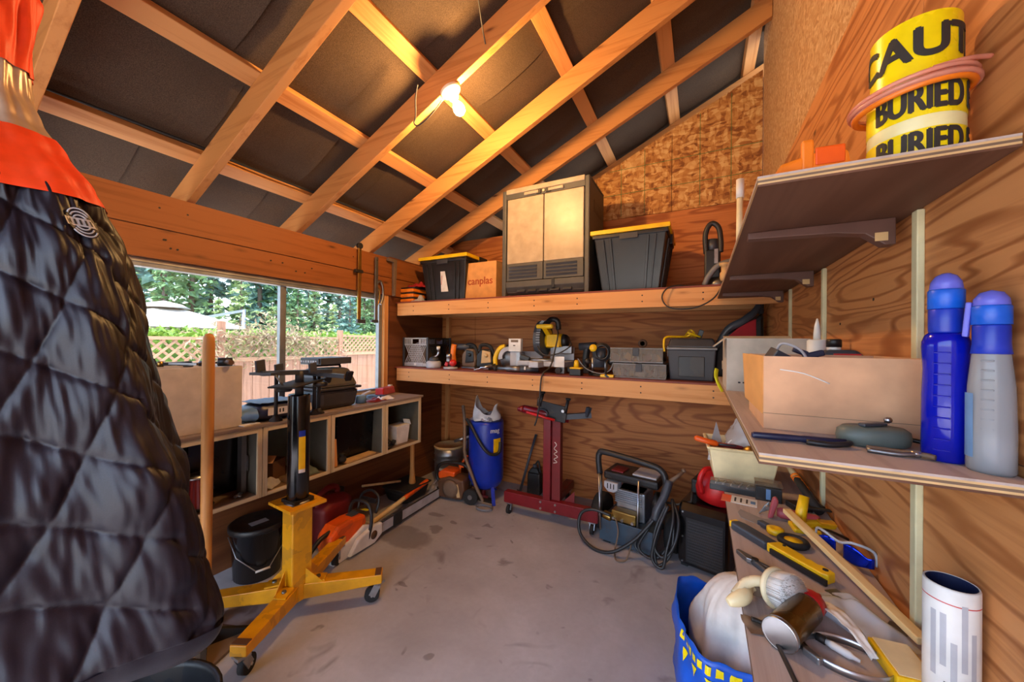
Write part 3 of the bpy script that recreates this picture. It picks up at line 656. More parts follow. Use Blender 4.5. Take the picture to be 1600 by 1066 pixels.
pt(t, 'case', 'gunmetal', ('box', (-.09, -.13, 0), (.09, .13, .045)), bev=.004); pt(t, 'face_plate', 'darkgrey', ('box', (-.08, -.138, .006), (.08, -.13, .042)), bev=.002)
for i in range(7): pt(t, 'button', 'lightgrey', ('box', (-.075+i*.021, -.141, .016), (-.062+i*.021, -.138, .028)))
t = thing('grey_cup', 'pale blue-grey tape dispenser on the counter beside the tackle box', 'dispenser', (-2.20, 1.86, CZ))
pt(t, 'body', 'dustyblue', ('lathe', [(.036, 0), (.036, .05), (.03, .055), (.012, .055), (.012, 0)], 20)); pt(t, 'arm', 'lightgrey', ('cb', (-.02, .05, .055), (.03, .12, .018), (.25, 0, .1)), bev=.005)
one('black_cloth', 'flat black cloth lying along the back of the counter', 'cloth', 'black', (-2.36, 2.05, CZ), rag(4.4, .16, .26, .022, 18, .01))
for i, (nm, lb, x, y, rz, c) in enumerate((('wiring_harness', 'tangle of dark red wiring on the counter, next to the grey dispenser', -2.18, 1.97, .2, 'darkred'), ('leaflet', 'crumpled white and pink leaflet on the counter among the wiring', -2.20, 2.10, .9, 'labelwhite'), ('glove', 'small dark glove crumpled on the counter behind the leaflet', -2.28, 2.15, 1.4, 'navy'))):
    one(nm, lb, ('wiring', 'leaflet', 'glove')[i], c, (x, y, CZ), rag(8+i*2.1, .11, .14, .026, 18, .02), rz=rz)
t = thing('red_tool_case', 'red plastic staple gun case at the far end of the counter', 'case', (-2.40, 2.29, CZ), .25)
pt(t, 'body', 'pinkred', ('taper', 0, .06, (.07, .19), (.05, .17)), bev=.008); pt(t, 'end_cap', 'red', ('box', (-.036, -.105, .004), (.036, -.09, .055)), bev=.004); pt(t, 'clip', 'white', ('cb', (0, .06, .066), (.025, .04, .012)), bev=.003)
# ------------------------------------------------------------------ transmission jack
J = thing('transmission_jack', 'yellow four-legged transmission jack with a black ram column', 'jack', (-1.81, 1.15, 0), 0)
ang = math.atan2(-.352, .235)
for k in range(4):
    a = math.radians((-64, 42, 116, 222)[k]); d = Vector((math.cos(a), math.sin(a), 0)); n = Vector((-d.y, d.x, 0))
    b = MB(); L = (.385, .41, .45, .43)[k]; h0, h1 = .085, .145
    b.T = Matrix.Rotation(a, 4, 'Z')
    b.add([(.04, -.035, .085), (L, -.035, .105), (L, .035, .105), (.04, .035, .085), (.04, -.035, .16), (L, -.035, .15), (L, .035, .15), (.04, .035, .16)], [(0, 3, 2, 1), (4, 5, 6, 7), (0, 1, 5, 4), (1, 2, 6, 5), (2, 3, 7, 6), (3, 0, 4, 7)])
    lg = b.build('leg', 'paintyellow', J, .003)
    b = MB(); b.T = Matrix.Rotation(a, 4, 'Z'); b.box((L-.035, -.032, .1505), (L-.005, .032, .154)).build('end_plate', 'brown', lg)
    b = MB(); b.T = Matrix.Rotation(a, 4, 'Z'); b.prism([(.048, .158), (.13, .158), (.048, .24)], -.033, -.029).build('gusset', 'paintyellow', J)
    b = MB(); b.T = Matrix.Rotation(a, 4, 'Z'); b.cb((.10, 0, .165), (.07, .06, .008), (0, .08, 0)).build('bracket_plate', 'paintyellow', J)
    b = MB(); b.T = Matrix.Rotation(a, 4, 'Z'); b.cyl((.10, 0, .165), (.10, 0, .178), .011, n=6).build('bolt', 'dullsteel', J)
    c = pt(J, 'caster', 'galv', ('beam', d*(L-.02)+Vector((0, 0, .104)), d*(L-.02)+Vector((0, 0, .092)), .05, .05), ('beam', d*(L-.02)+n*.018+Vector((0, 0, .092)), d*(L-.05)+n*.018+Vector((0, 0, .035)), .004, .034), ('beam', d*(L-.02)-n*.018+Vector((0, 0, .092)), d*(L-.05)-n*.018+Vector((0, 0, .035)), .004, .034))
    wc = d*(L-.05)+Vector((0, 0, .038)); pt(c, 'wheel', 'rubber', ('cyl', wc-n*.014, wc+n*.014, .038, {'n': 20})); pt(c, 'axle', 'steel', ('cyl', wc-n*.024, wc+n*.024, .006, {'n': 8}))
b = MB(); b.T = Matrix.Rotation(ang+PI/4+.12, 4, 'Z'); b.box((-.05, -.05, .08), (.05, .05, .555)).build('post', 'paintyellow', J, .006)
b = MB(); b.T = Matrix.Rotation(ang+PI/4+.12, 4, 'Z')
b.box((-.105, -.09, .553), (-.06, .09, .568)).box((.06, -.09, .553), (.105, .09, .568)).box((-.06, -.09, .553), (.06, -.055, .568)).box((-.06, .055, .553), (.06, .09, .568)).build('collar_plate', 'paintyellow', J, .002)
pt(J, 'base_ring', 'dullsteel', ('lathe', [(.062, .553), (.064, .565), (.06, .575), (.05, .575)], 24)); pt(J, 'foot_block', 'iron', ('box', (-.055, -.05, .569), (.055, .05, .585)))
cyl = pt(J, 'cylinder', 'blackgloss', ('lathe', [(.048, .575), (.05, .58), (.05, 1.10), (.047, 1.108), (.02, 1.108)], 28))
pt(cyl, 'sticker', 'yellow', ('grid', lambda u, v: (.0507*math.cos(-.55+.62*u), .0507*math.sin(-.55+.62*u), .72+.20*v), 8, 2))
pt(cyl, 'sticker', 'blue', ('grid', lambda u, v: (.0508*math.cos(-.55+.62*u), .0508*math.sin(-.55+.62*u), .90+.03*v), 8, 2))
pt(cyl, 'sticker', 'labelwhite', ('grid', lambda u, v: (.0509*math.cos(-.55+.62*u), .0509*math.sin(-.55+.62*u), .72+.018*v), 8, 2))
pt(J, 'ram', 'darkgrey', ('cyl', (0, 0, 1.10), (0, 0, 1.165), .02)); pt(J, 'saddle_plate', 'iron', ('cb', (0, .0, 1.165), (.13, .30, .008), (.05, 0, .5)), bev=.002)
pt(J, 'stem', 'darkgrey', ('cyl', (0, 0, 1.165), (0, 0, 1.225), .02))
pt(J, 'cross_arm', 'gunmetal', ('beam', (-.02, -.17, 1.222), (.02, .16, 1.215), .035, .022), ('beam', (-.05, .05, 1.21), (.12, .17, 1.19), .03, .02), ('beam', (-.06, -.18, 1.222), (.04, -.14, 1.222), .06, .012))
for x, y, z0, z1 in ((-.04, -.165, 1.225, 1.285), (-.09, -.05, 1.215, 1.26), (.03, .05, 1.215, 1.265)): pt(J, 'upright_finger', 'gunmetal', ('cb', (x, y, (z0+z1)/2), (.012, .05, z1-z0), (.12, 0, .3)), bev=.003)
for x, y, z in ((.03, -.095, 1.145), (.02, .10, 1.15)): pt(J, 'knob', 'black', ('lathe', [(.03, -.012), (.036, -.004), (.036, .008), (.026, .014), (0, .014)], 14, (x, y, z)))
for x, y, z0 in ((-.05, -.085, .985), (-.02, .095, .99), (-.02, .12, .99)): pt(J, 'screw_rod', 'iron', ('cyl', (x, y, z0), (x, y, 1.215), .009, {'n': 10}), ('lathe', [(.03, 0), (.03, .006), (.013, .022), (.013, .03)], 14, (x, y, z0-.004)))
pt(J, 'chain_link', 'dullsteel', ('tube', [(.0, -.12, 1.215), (.02, -.10, 1.17), (.01, -.08, 1.15)], .005, 6, {'k': 4}))
# ------------------------------------------------------------------ floor, left
t = thing('dirt_tamper', 'dirt tamper with a ribbed iron plate and a long wooden handle', 'tamper', (-1.955, .825, 0), .35)
pt(t, 'plate', 'mutebrown', ('box', (-.125, -.125, 0), (.125, .125, .014)), bev=.003)
pt(t, 'ribs', 'iron', *[('add', [(math.cos(a)*r-math.sin(a)*w, math.sin(a)*r+math.cos(a)*w, z) for (r, z) in ((.0, .0145), (.165, .0145), (.165, .024), (.03, .08), (0, .08)) for w in (-.010, .010)], [(0, 2, 4, 6, 8), (1, 9, 7, 5, 3), (2, 3, 5, 4), (4, 5, 7, 6), (6, 7, 9, 8)]) for a in (PI/4, 3*PI/4, 5*PI/4, 7*PI/4)])
pt(t, 'socket', 'iron', ('cyl', (0, 0, .05), (0, 0, .13), .026, .024)); pt(t, 'bolt', 'iron', ('cyl', (-.035, 0, .10), (.035, 0, .10), .006, {'n': 8}))
pt(t, 'handle', 'handle', ('lathe', [(.019, .07), (.021, .4), (.023, 1.0), (.0235, 1.36), (.021, 1.39), (.012, 1.405), (0, 1.408)], 18))
t = thing('rubber_bin', 'black plastic bin in the bottom left corner, partly under the coat', 'bin', (-1.42, .46, 0), .3)
pt(t, 'body', 'black', ('lathe', [(.11, 0), (.115, .004), (.15, .30), (.157, .302), (.157, .318), (.146, .318), (.142, .30), (.108, .012), (0, .012)], 28, {'sx': 1.25}))
t = thing('lidded_bucket', 'black lidded bucket with a wire bail under the cubbies', 'bucket', (-2.33, 1.24, 0), -.3)
pt(t, 'body', 'blackgloss', ('lathe', [(.115, 0), (.118, .004), (.134, .29), (.138, .295)], 32)); pt(t, 'lid', 'black', ('lathe', [(.142, .275), (.145, .282), (.145, .305), (.138, .31), (.13, .304), (0, .304)], 32))
pt(t, 'lid_label', 'lightgrey', ('cb', (.02, 0, .3052), (.05, .09, .001), (0, 0, .2)))
pt(t, 'bail', 'galv', ('tube', [(.0, -.142, .26), (.075, -.115, .16), (.135, -.03, .075), (.135, .03, .075), (.075, .115, .16), (0, .142, .26)], .0028, 6)); pt(t, 'grip', 'white', ('cyl', (.135, -.035, .075), (.135, .035, .075), .006, {'n': 10}))
def gascan(name, label, loc, rz, mat='red', s=1.0):
    t = thing(name, label, 'fuel can', loc, rz); t.scale = (s, s, s)
    def fn(u, v):
        a = 2*PI*u; e = .45; c, q = math.cos(a), math.sin(a); k = math.copysign(abs(c)**e, c); m = math.copysign(abs(q)**e, q)
        b = 1 if .06 < v < .8 else (.86 if v < .06 else 1-.5*((v-.8)/.2)**1.6)
        if v < .001 or v > .999: b = .001
        return (.085*k*b, .125*m*b, .27*v)
    pt(t, 'body', mat, ('grid', fn, 40, 24, {'cu': 1}))
    pt(t, 'handle', mat, ('tube', [(0, -.10, .235), (0, -.085, .29), (0, .0, .315), (0, .06, .29), (0, .07, .25)], .017, 10, {'k': 5}))
    pt(t, 'spout', 'black', ('lathe', [(.03, 0), (.03, .02), (.024, .024), (.024, .045), (.015, .05), (.0, .05)], 16, (0, .085, .235), (-.35, 0, 0)))
    return t
gascan('fuel_can', 'dark red plastic fuel can beside the chainsaw on the left', (-2.29, 1.68, 0), .25, 'darkred', 1.15)
# chainsaw
t = thing('chainsaw', 'orange and white chainsaw with a long bar lying on the floor', 'chainsaw', (-1.995, 1.70, 0), math.radians(94))
# local +X along the bar
pt(t, 'housing', 'white', ('prism', [(-.22, .0), (-.02, .0), (.10, .03), (.12, .12), (.02, .15), (-.10, .10), (-.20, .10)], -.01, .10), bev=.012)
pt(t, 'engine_cover', 'saworange', ('prism', [(-.23, .10), (-.22, .05), (-.13, .06), (-.03, .10), (.06, .14), (.05, .21), (-.06, .225), (-.17, .22), (-.23, .17)], .005, .135), bev=.02)
pt(t, 'top_strip', 'gunmetal', ('cb', (-.02, .07, .222), (.08, .06, .006), (0, -.1, 0))); pt(t, 'sprocket_cover', 'white', ('prism', [(-.13, .02), (.08, .01), (.15, .045), (.15, .12), (.08, .13), (-.06, .10)], -.045, -.012), bev=.008)
pt(t, 'emblem', 'brown', ('lathe', [(.028, 0), (.028, .003), (0, .003)], 18, (.07, -.045, .07), (PI/2, 0, 0)))
pt(t, 'front_handle', 'black', ('tube', [(.02, -.03, .03), (.05, -.04, .16), (.06, -.01, .26), (.06, .07, .285), (.06, .15, .25), (.05, .165, .12), (.04, .15, .04)], .012, 10, {'k': 5}))
pt(t, 'hand_guard', 'black', ('tube', [(.10, -.03, .20), (.13, -.03, .29), (.14, .05, .33), (.13, .13, .29), (.10, .13, .20)], .009, 8, {'k': 4}), ('cb', (.12, .05, .27), (.01, .13, .03), (0, .3, 0)))
pt(t, 'rear_handle', 'black', ('tube', [(-.17, .06, .19), (-.27, .06, .17), (-.345, .06, .10), (-.32, .06, .03), (-.20, .06, .015)], .014, 10, {'k': 4}))
pt(t, 'choke_label', 'hivis_yellow', ('cb', (.085, .05, .215), (.04, .05, .003), (0, .25, 0)))
br = pt(t, 'guide_bar', 'lightgrey', ('prism', [(.12, .035), (.93, .018), (.98, .045), (.97, .075), (.93, .088), (.12, .105)], -.024, -.018), bev=.002)
pt(br, 'chain', 'iron', ('tube', [(.12, -.021, .108), (.94, -.021, .092), (.982, -.021, .06), (.98, -.021, .04), (.93, -.021, .014), (.12, -.021, .031)], .006, 6))
pt(br, 'scabbard_wrap', 'rubber', ('cb', (.33, -.021, .066), (.10, .02, .10), (0, .05, 0)), bev=.01)
# axe behind the saw
t = thing('axe', 'axe with an orange-painted grip and pale handle beside the chainsaw bar', 'axe', (-2.12, 1.95, 0), math.radians(97))
pt(t, 'handle', 'dowel', ('tube', [(-.14, 0, .05), (.05, .01, .06), (.22, 0, .08), (.32, 0, .09)], .018, 10, {'k': 4})); pt(t, 'grip', 'saworange', ('tube', [(.32, 0, .09), (.48, -.005, .105), (.60, -.01, .12), (.63, -.012, .122)], lambda q: .019+.004*q, 10, {'k': 3}))
pt(t, 'head', 'iron', ('prism', [(-.20, .0), (-.11, .012), (-.10, .08), (-.19, .09), (-.21, .05)], -.018, .018), bev=.004)
# black rubber tub with mallet and dowel
t = thing('rubber_tub', 'low black rubber tub on the floor below the last cubby', 'tub', (-2.30, 2.45, 0))
pt(t, 'body', 'rubber', ('taper', 0, .12, (.22, .26), (.27, .32)), bev=.03); pt(t, 'rim', 'rubber', ('box', (-.14, -.165, .115), (.14, .165, .13)), bev=.006)
t = thing('sledge_handle', 'turned wooden tool handle standing on the black rubber tub', 'handle', (-2.25, 2.46, .13), rot=(-.02, -.03, 0))
pt(t, 'shaft', 'handle', ('lathe', [(.024, .0), (.03, .01), (.026, .05), (.019, .14), (.017, .45), (.018, .46), (0, .46)], 14))
one('wooden_dowel', 'thin wooden dowel leaning on the rubber tub from the wall', 'dowel', 'dowel', (-2.46, 2.10, .19), ('cyl', (0, 0, 0), (.10, .33, -.05), .0095, {'n': 10}))
one('plastic_film', 'crumpled clear plastic film behind the rubber tub', 'film', 'poly_bag', (-2.15, 2.72, 0), rag(2.2, .24, .22, .13, 22, .05))
# second saw, dirty orange and black
t = thing('cutoff_saw', 'grimy orange and black cut-off saw with a small wheel', 'saw', (-1.93, 2.66, 0), math.radians(8))
pt(t, 'body', 'brown', ('prism', [(-.13, .02), (.10, .02), (.13, .10), (.12, .19), (-.02, .21), (-.13, .17)], -.09, .09), bev=.018)
pt(t, 'top_cover', 'saworange', ('prism', [(-.13, .17), (.02, .20), (.03, .245), (-.10, .25), (-.14, .22)], -.07, .07), bev=.012); pt(t, 'starter_cover', 'mutebrown', ('lathe', [(.075, 0), (.075, .012), (.05, .022), (0, .022)], 20, (0, -.09, .11), (PI/2, 0, 0)))
pt(t, 'recoil_plate', 'tan', ('cb', (.07, -.096, .10), (.03, .004, .11), (0, -.2, 0)))
pt(t, 'rear_handle', 'black', ('tube', [(-.14, 0, .10), (-.19, 0, .17), (-.16, 0, .27), (-.03, 0, .305), (.10, 0, .29), (.16, 0, .22), (.15, 0, .13)], .016, 10, {'k': 4})); pt(t, 'trigger', 'saworange', ('cb', (.06, 0, .285), (.05, .028, .02), (0, .1, 0)), bev=.004)
pt(t, 'wheel', 'rubber', ('cyl', (.19, -.10, .065), (.19, -.06, .065), .065, {'n': 24})); pt(t, 'wheel_hub', 'dullsteel', ('cyl', (.19, -.105, .065), (.19, -.055, .065), .02)); pt(t, 'spike', 'iron', ('prism', [(-.15, .0), (-.11, .09), (-.16, .09)], -.05, -.045))
pt(t, 'axle_arm', 'iron', ('beam', (.10, -.05, .08), (.19, -.05, .065), .02, .02))
t = thing('paint_pail', 'grey ribbed metal pail with a stained lid in the back corner', 'pail', (-2.25, 2.98, 0), .4)
pt(t, 'body', 'galv', ('lathe', [(.135, 0), (.14, .01), (.14, .19), (.146, .2), (.14, .21), (.14, .255), (.146, .265), (.14, .275), (.142, .33)], 32)); pt(t, 'lid', 'tan', ('lathe', [(.142, .325), (.148, .335), (.146, .35), (.136, .348), (.13, .338), (0, .338)], 32))
pt(t, 'label', 'magenta', ('grid', lambda u, v: (.1405*math.cos(-2.2+.5*u), .1405*math.sin(-2.2+.5*u), .04+.10*v), 8, 2)); pt(t, 'label_stripe', 'white', ('grid', lambda u, v: (.1408*math.cos(-2.25+.62*u), .1408*math.sin(-2.25+.62*u), .125+.025*v), 8, 2))
# bar clamps hanging on the header
for i, (y, lb, h) in enumerate(((2.06, 'long steel bar clamp hanging over the window, left of the pair', .60), (2.235, 'steel bar clamp with a curved jaw hanging over the window, right of the pair', .55))):
    t = thing('bar_clamp', lb, 'clamp', (XL+.045, y, 2.145 if i == 0 else 2.10))
    pt(t, 'bar', 'brass' if i == 0 else 'dullsteel', ('box', (-.006, -.015, -h), (.008, .015, 0)), bev=.002)
    if i == 0:
        pt(t, 'wheel', 'iron', ('cyl', (-.012, 0, .01), (.014, 0, .01), .024)); pt(t, 'jaw', 'iron', ('box', (-.01, -.045, -.21), (.014, .03, -.185)), bev=.003); pt(t, 'foot', 'gunmetal', ('box', (-.01, -.02, -h-.02), (.012, .06, -h+.012)), bev=.003)
    else:
        pt(t, 'jaw', 'dullsteel', ('tube', [(0, .01, -.22), (0, .05, -.20), (0, .075, -.26), (0, .075, -.34), (0, .05, -.40)], .010, 8, {'k': 5})); pt(t, 'slide', 'brass', ('tube', [(0, .0, -.25), (0, .035, -.28), (0, .035, -.36), (0, .01, -.42)], .007, 8, {'k': 5})); pt(t, 'foot', 'gunmetal', ('box', (-.01, -.05, -h-.012), (.012, .02, -h+.012)), bev=.003)
    pt(t, 'hook', 'iron', ('tube', [(-.022, 0, -.03), (.0, 0, -.035), (.012, 0, -.025)], .003, 6))
t = thing('angle_bracket', 'dark bent metal bracket plate on the header beside the upper shelf', 'bracket', (XL+.03, 2.43, 1.79))
pt(t, 'plate', 'mutebrown', ('prism', [(0, 0), (.02, 0), (.03, .33), (-.07, .33), (-.07, .305), (-.005, .30)], 0, .03, 'yz'), bev=.002)
# ================================================================== UPPER BACK SHELF
U, LW = 1.7425, 1.1475
def tote(label, loc, rz, w, d, h, tw, td, lab):
    t = thing('storage_tote', label, 'tote', loc, rz)
    pt(t, 'body', 'totegrey', ('taper', 0, h, (w, d), (tw, td)), bev=.008)
    for k in (-.36, -.26, .26, .36):          # moulded ribs on the front
        b = MB(); x0, x1 = k*w, k*tw
        b.beam((x0, -d/2-.004, .01), (x1, -td/2-.004, h-.04), .010 if abs(k) > .3 else .016, .010, (0, 1, 0)); b.build('rib', 'totegrey', t, .002)
    for s in (-1, 1):
        for k in (-.3, -.1, .1, .3):
            b = MB(); b.beam((s*(w/2+.003), k*d, .01), (s*(tw/2+.003), k*td, h-.05), .012, .010, (1, 0, 0)); b.build('side_rib', 'totegrey', t, .002)
        pt(t, 'latch', 'black', ('cb', (s*(tw/2+.012), 0, h-.02), (.02, .14, .10)), bev=.004)
    pt(t, 'rim', 'black', ('box', (-tw/2-.008, -td/2-.008, h-.03), (tw/2+.008, td/2+.008, h-.004)), bev=.004)
    pt(t, 'lid', 'yellow', ('box', (-tw/2-.02, -td/2-.02, h-.004), (tw/2+.02, td/2+.02, h+.026)), ('box', (-tw/2+.03, -td/2+.03, h+.026), (tw/2-.03, td/2-.03, h+.034)), bev=.010)
    pt(t, 'front_catch', 'darkgrey', ('box', (-.06, -td/2-.012, h-.05), (.06, -td/2-.006, h-.012)), bev=.002)
    if lab:
        pt(t, 'sticker', 'labelwhite', ('add', [(-.03, -d/2-.018, .09), (.05, -d/2-.019, .09), (.02, -d/2-.035, .27), (-.03, -d/2-.034, .27)], [(0, 1, 2, 3)]), solid=.002)
        pt(t, 'sticker_print', 'pinkred', ('cb', (-.015, -d/2-.034, .20), (.004, .002, .10), (-.08, 0, 0)))
    return t
tote('black storage tote with a yellow lid and paper sticker, left of the cardboard box', (-2.06, 2.86, U), 0, .42, .42, .385, .50, .50, 1)
tote('larger black storage tote with a yellow lid, right of the tan cabinet', (-.44, 2.80, U), 0, .38, .40, .40, .48, .50, 0)
t = thing('cardboard_box', 'orange-tan cardboard box printed canplas on the upper shelf', 'box', (-1.69, 2.81, U))
for nm, L in (('panel', ('box', (-.155, -.15, 0), (.155, -.147, .325))), ('panel', ('box', (-.155, .147, 0), (.155, .15, .325))), ('panel', ('box', (-.155, -.147, 0), (-.152, .147, .325))), ('panel', ('box', (.152, -.147, 0), (.155, .147, .325))), ('bottom', ('box', (-.152, -.147, 0), (.152, .147, .003)))): pt(t, nm, 'cardorange', L)
pt(t, 'flap', 'cardorange', ('cb', (0, -.076, .331), (.304, .148, .003), (.06, 0, 0))); pt(t, 'flap', 'cardorange', ('cb', (0, .076, .331), (.304, .148, .003), (-.05, 0, 0)))
text(t, 'print', 'canplas', .088, 'inkbrown', (-.005, -.1505, .165), FRONT, bold=.003)
# resin cabinet
t = thing('resin_cabinet', 'tan two-door resin utility cabinet with dark louvres on the upper shelf', 'cabinet', (-1.07, 2.56, U))
pt(t, 'body', 'resin_dark', ('box', (-.355, .03, .03), (.355, .43, .835)), bev=.012)
for s in (-1, 1):
    pt(t, 'corner_post', 'resin_dark', ('box', (s*.338-.018, 0, 0), (s*.338+.018, .06, .85)), bev=.008)
    for z in (.30, .62): pt(t, 'side_recess', 'black', ('box', (s*.356-.001, .12, z), (s*.356+.001, .34, z+.09)), bev=.0005)
    d = pt(t, 'door', 'resin_tan', ('box', (s*.158-.155, .006, .26), (s*.158+.155, .032, .775)), bev=.006)
    lo = pt(d, 'lower_panel', 'resin_dark', ('box', (s*.158-.155, .004, .125), (s*.158+.155, .030, .258)), bev=.003)
    for k in range(4): pt(d, 'louvre', 'darkgrey', ('cb', (s*.158-.012, .003, .152+k*.026), (.24, .010, .017), (.5, 0, 0)))
    pt(d, 'handle', 'resin_tan', ('box', (s*.10-.06, -.012, .785), (s*.10+.06, .012, .807)), bev=.004)
    pt(d, 'handle_mount', 'black', ('box', (s*.04-.02, -.008, .780), (s*.04+.02, .02, .812)), bev=.003)
pt(t, 'top_rail', 'resin_dark', ('box', (-.32, .004, .776), (.32, .03, .815))); pt(t, 'lid', 'resin_tan', ('box', (-.32, -.004, .815), (.32, .06, .855)), bev=.006); pt(t, 'top', 'resin_dark', ('box', (-.356, .06, .835), (.356, .43, .855)), bev=.008)
pt(t, 'plinth', 'resin_dark', ('prism', [(.0, .12), (.0, .075), (.05, .02), (.09, .02), (.09, .12)], -.32, .32, 'yz'), bev=.004)
for k in range(5): pt(t, 'plinth_foot', 'darkgrey', ('cb', (-.19+k*.095, .026, .05), (.07, .02, .05), (-.75, 0, 0)), bev=.003)
pt(t, 'latch', 'black', ('box', (.07, -.004, .055), (.095, .004, .125)), bev=.002); pt(t, 'lock', 'steel', ('cyl', (0, -.006, .797), (0, .01, .797), .010))
# pump
t = thing('transfer_pump', 'black pump with a looped hose and brass fitting at the end of the upper shelf', 'pump', (.07, 2.66, U))
pt(t, 'body', 'black', ('box', (-.055, -.04, .06), (.035, .05, .24)), bev=.01); pt(t, 'motor', 'gunmetal', ('cyl', (-.01, .0, .235), (-.01, 0, .31), .032)); pt(t, 'base', 'dullsteel', ('lathe', [(.06, 0), (.06, .025), (.045, .06), (0, .06)], 18, (.02, 0, 0)))
pt(t, 'hose_loop', 'hose', ('tube', [(-.045, -.02, .22), (-.05, -.03, .34), (-.02, -.03, .405), (.02, -.03, .38), (.035, -.03, .30), (.035, -.03, .22)], .016, 10, {'k': 5}))
pt(t, 'suction_hose', 'grey', ('tube', [(-.055, -.06, .012), (-.03, -.06, .07), (.02, -.06, .13), (.09, -.05, .155), (.14, -.04, .15)], .016, 10, {'k': 5})); pt(t, 'fitting', 'tan', ('lathe', [(.02, 0), (.026, .02), (.026, .05), (.018, .06), (.018, .09), (.03, .095), (.03, .11), (0, .11)], 14, (.055, -.07, .03)))
pt(t, 'plate', 'steel', ('box', (.0, -.0425, .15), (.02, -.04, .24)))
t = thing('loose_cable', 'thin dark cable drooping in a loop over the front of the upper shelf', 'cable', (-.10, 2.48, U))
pt(t, 'cord', 'cord', ('tube', [(.09, .06, .004), (.02, .04, .004), (-.05, .012, .004), (-.10, -.006, -.02), (-.12, -.012, -.07), (-.09, -.014, -.125), (-.02, -.014, -.145), (.08, -.014, -.135), (.16, -.012, -.09), (.20, -.008, -.03), (.21, .02, .004)], .0045, 7, {'k': 6}))
# folded things at the left end
for i in range(3):
    one('folded_strap', ('yellow and black folded strap at the bottom of the pile on the upper shelf', 'yellow and black folded strap in the middle of the pile on the upper shelf', 'yellow and black folded strap at the top of the pile on the upper shelf')[i], 'strap', 'orange', (-2.40, 2.66, U+i*.047), ('box', (-.10, -.12, .0), (.06, .12, .033)), bev=.01)
    one('black_strap', ('black webbing layer over the lowest yellow strap', 'black webbing layer over the middle yellow strap', 'black webbing layer over the top yellow strap')[i], 'strap', 'black', (-2.40, 2.66, U+i*.047+.034), ('box', (-.095, -.115, 0), (.07, .115, .012)), bev=.004)
one('red_jacket', 'crumpled red cloth heaped between the straps and the first tote', 'cloth', 'cloth_red', (-2.37, 2.71, U+.142), rag(1.3, .18, .24, .09, 24, .05))
one('grey_gloves', 'mottled grey work gloves lying below the red cloth on the upper shelf', 'gloves', 'cloth', (-2.30, 2.57, U), rag(6.1, .10, .10, .07, 20, .04))
# ================================================================== LOWER BACK SHELF
t = thing('milk_crate', 'black plastic milk crate with a lattice side on the lower shelf', 'crate', (-2.355, 2.765, LW))
hx, hy, H = .143, .165, .272
def crate_side(fr, nm, mat, mat2):
    L = []
    for z0, z1 in ((0, .045), (.20, .205), (.255, H)): L.append((z0, z1))
    o = MB()
    def P(u, z, w): return fr(u, z, w)
    def bar(u0, z0, u1, z1, th):
        p, q = Vector(P(u0, z0, 0)), Vector(P(u1, z1, 0)); nrm = (Vector(P(0, 0, 1))-Vector(P(0, 0, 0))).normalized(); o.beam(p, q, th, .006, nrm)
    for z in (.02, .205, .262): bar(-1, z, 1, z, .03 if z < .1 else .012)
    n = 7
    for k in range(-n, n+1):
        for s in (1, -1):
            a0, a1 = k/n*1.0-.30*s, k/n+.30*s
            z0, z1 = .04, .20
            if min(a0, a1) < -1 or max(a0, a1) > 1: continue
            bar(a0, z0, a1, z1, .005)
    for k in range(15):
        if 4 < k < 10: continue
        bar(-.95+1.9*k/14, .205, -.95+1.9*k/14, .262, .008)
    for u in (-.32, .32): bar(u, .205, u, .262, .012)
    return o.build(nm, mat, t)
crate_side(lambda u, z, w: (u*hx, -hy-w*.01, z), 'lattice_side', 'lightgrey', 0); crate_side(lambda u, z, w: (u*hx, hy+w*.01, z), 'lattice_side', 'black', 0)
crate_side(lambda u, z, w: (hx+w*.01, u*hy, z), 'lattice_side', 'black', 0); crate_side(lambda u, z, w: (-hx-w*.01, u*hy, z), 'lattice_side', 'black', 0)
for sx in (-1, 1):
    for sy in (-1, 1): pt(t, 'corner_post', 'darkgrey', ('box', (sx*hx-.01, sy*hy-.01, 0), (sx*hx+.01, sy*hy+.01, H)), bev=.003)
pt(t, 'floor_panel', 'black', ('box', (-hx, -hy, .002), (hx, hy, .01))); pt(t, 'name_plate', 'lightgrey', ('box', (-.09, -hy-.006, .005), (.09, -hy-.003, .04))); pt(t, 'plate_dot', 'white', ('box', (-.012, -hy-.008, .012), (.012, -hy-.006, .032)))
one('rag_in_crate', 'pale violet cloth bundled in the top of the milk crate', 'cloth', 'violetcloth', (-2.335, 2.78, LW+.20), rag(3.7, .24, .27, .10, 24, .04))
one('carton_in_crate', 'brown carton inside the milk crate', 'carton', 'mutebrown', (-2.36, 2.74, LW+.012), ('box', (-.09, -.10, 0), (.09, .10, .17)), bev=.003)
t = thing('orbital_sander', 'grey orbital sander with a round skirt next to the milk crate', 'sander', (-2.12, 2.575, LW))
pt(t, 'skirt', 'lightgrey', ('lathe', [(.06, 0), (.066, .006), (.066, .05), (.05, .062), (0, .062)], 24)); pt(t, 'body', 'gunmetal', ('lathe', [(.045, .06), (.04, .085), (.02, .10), (0, .1)], 18)); pt(t, 'arm', 'steel', ('tube', [(0, 0, .09), (.03, .02, .12), (.04, .02, .15), (.05, .0, .17)], .012, 8, {'k': 4})); pt(t, 'nozzle', 'white', ('cyl', (.05, 0, .165), (.055, -.005, .19), .016))
t = thing('cordless_drill', 'orange-handled drill standing behind the red grinder', 'drill', (-1.99, 2.70, LW))
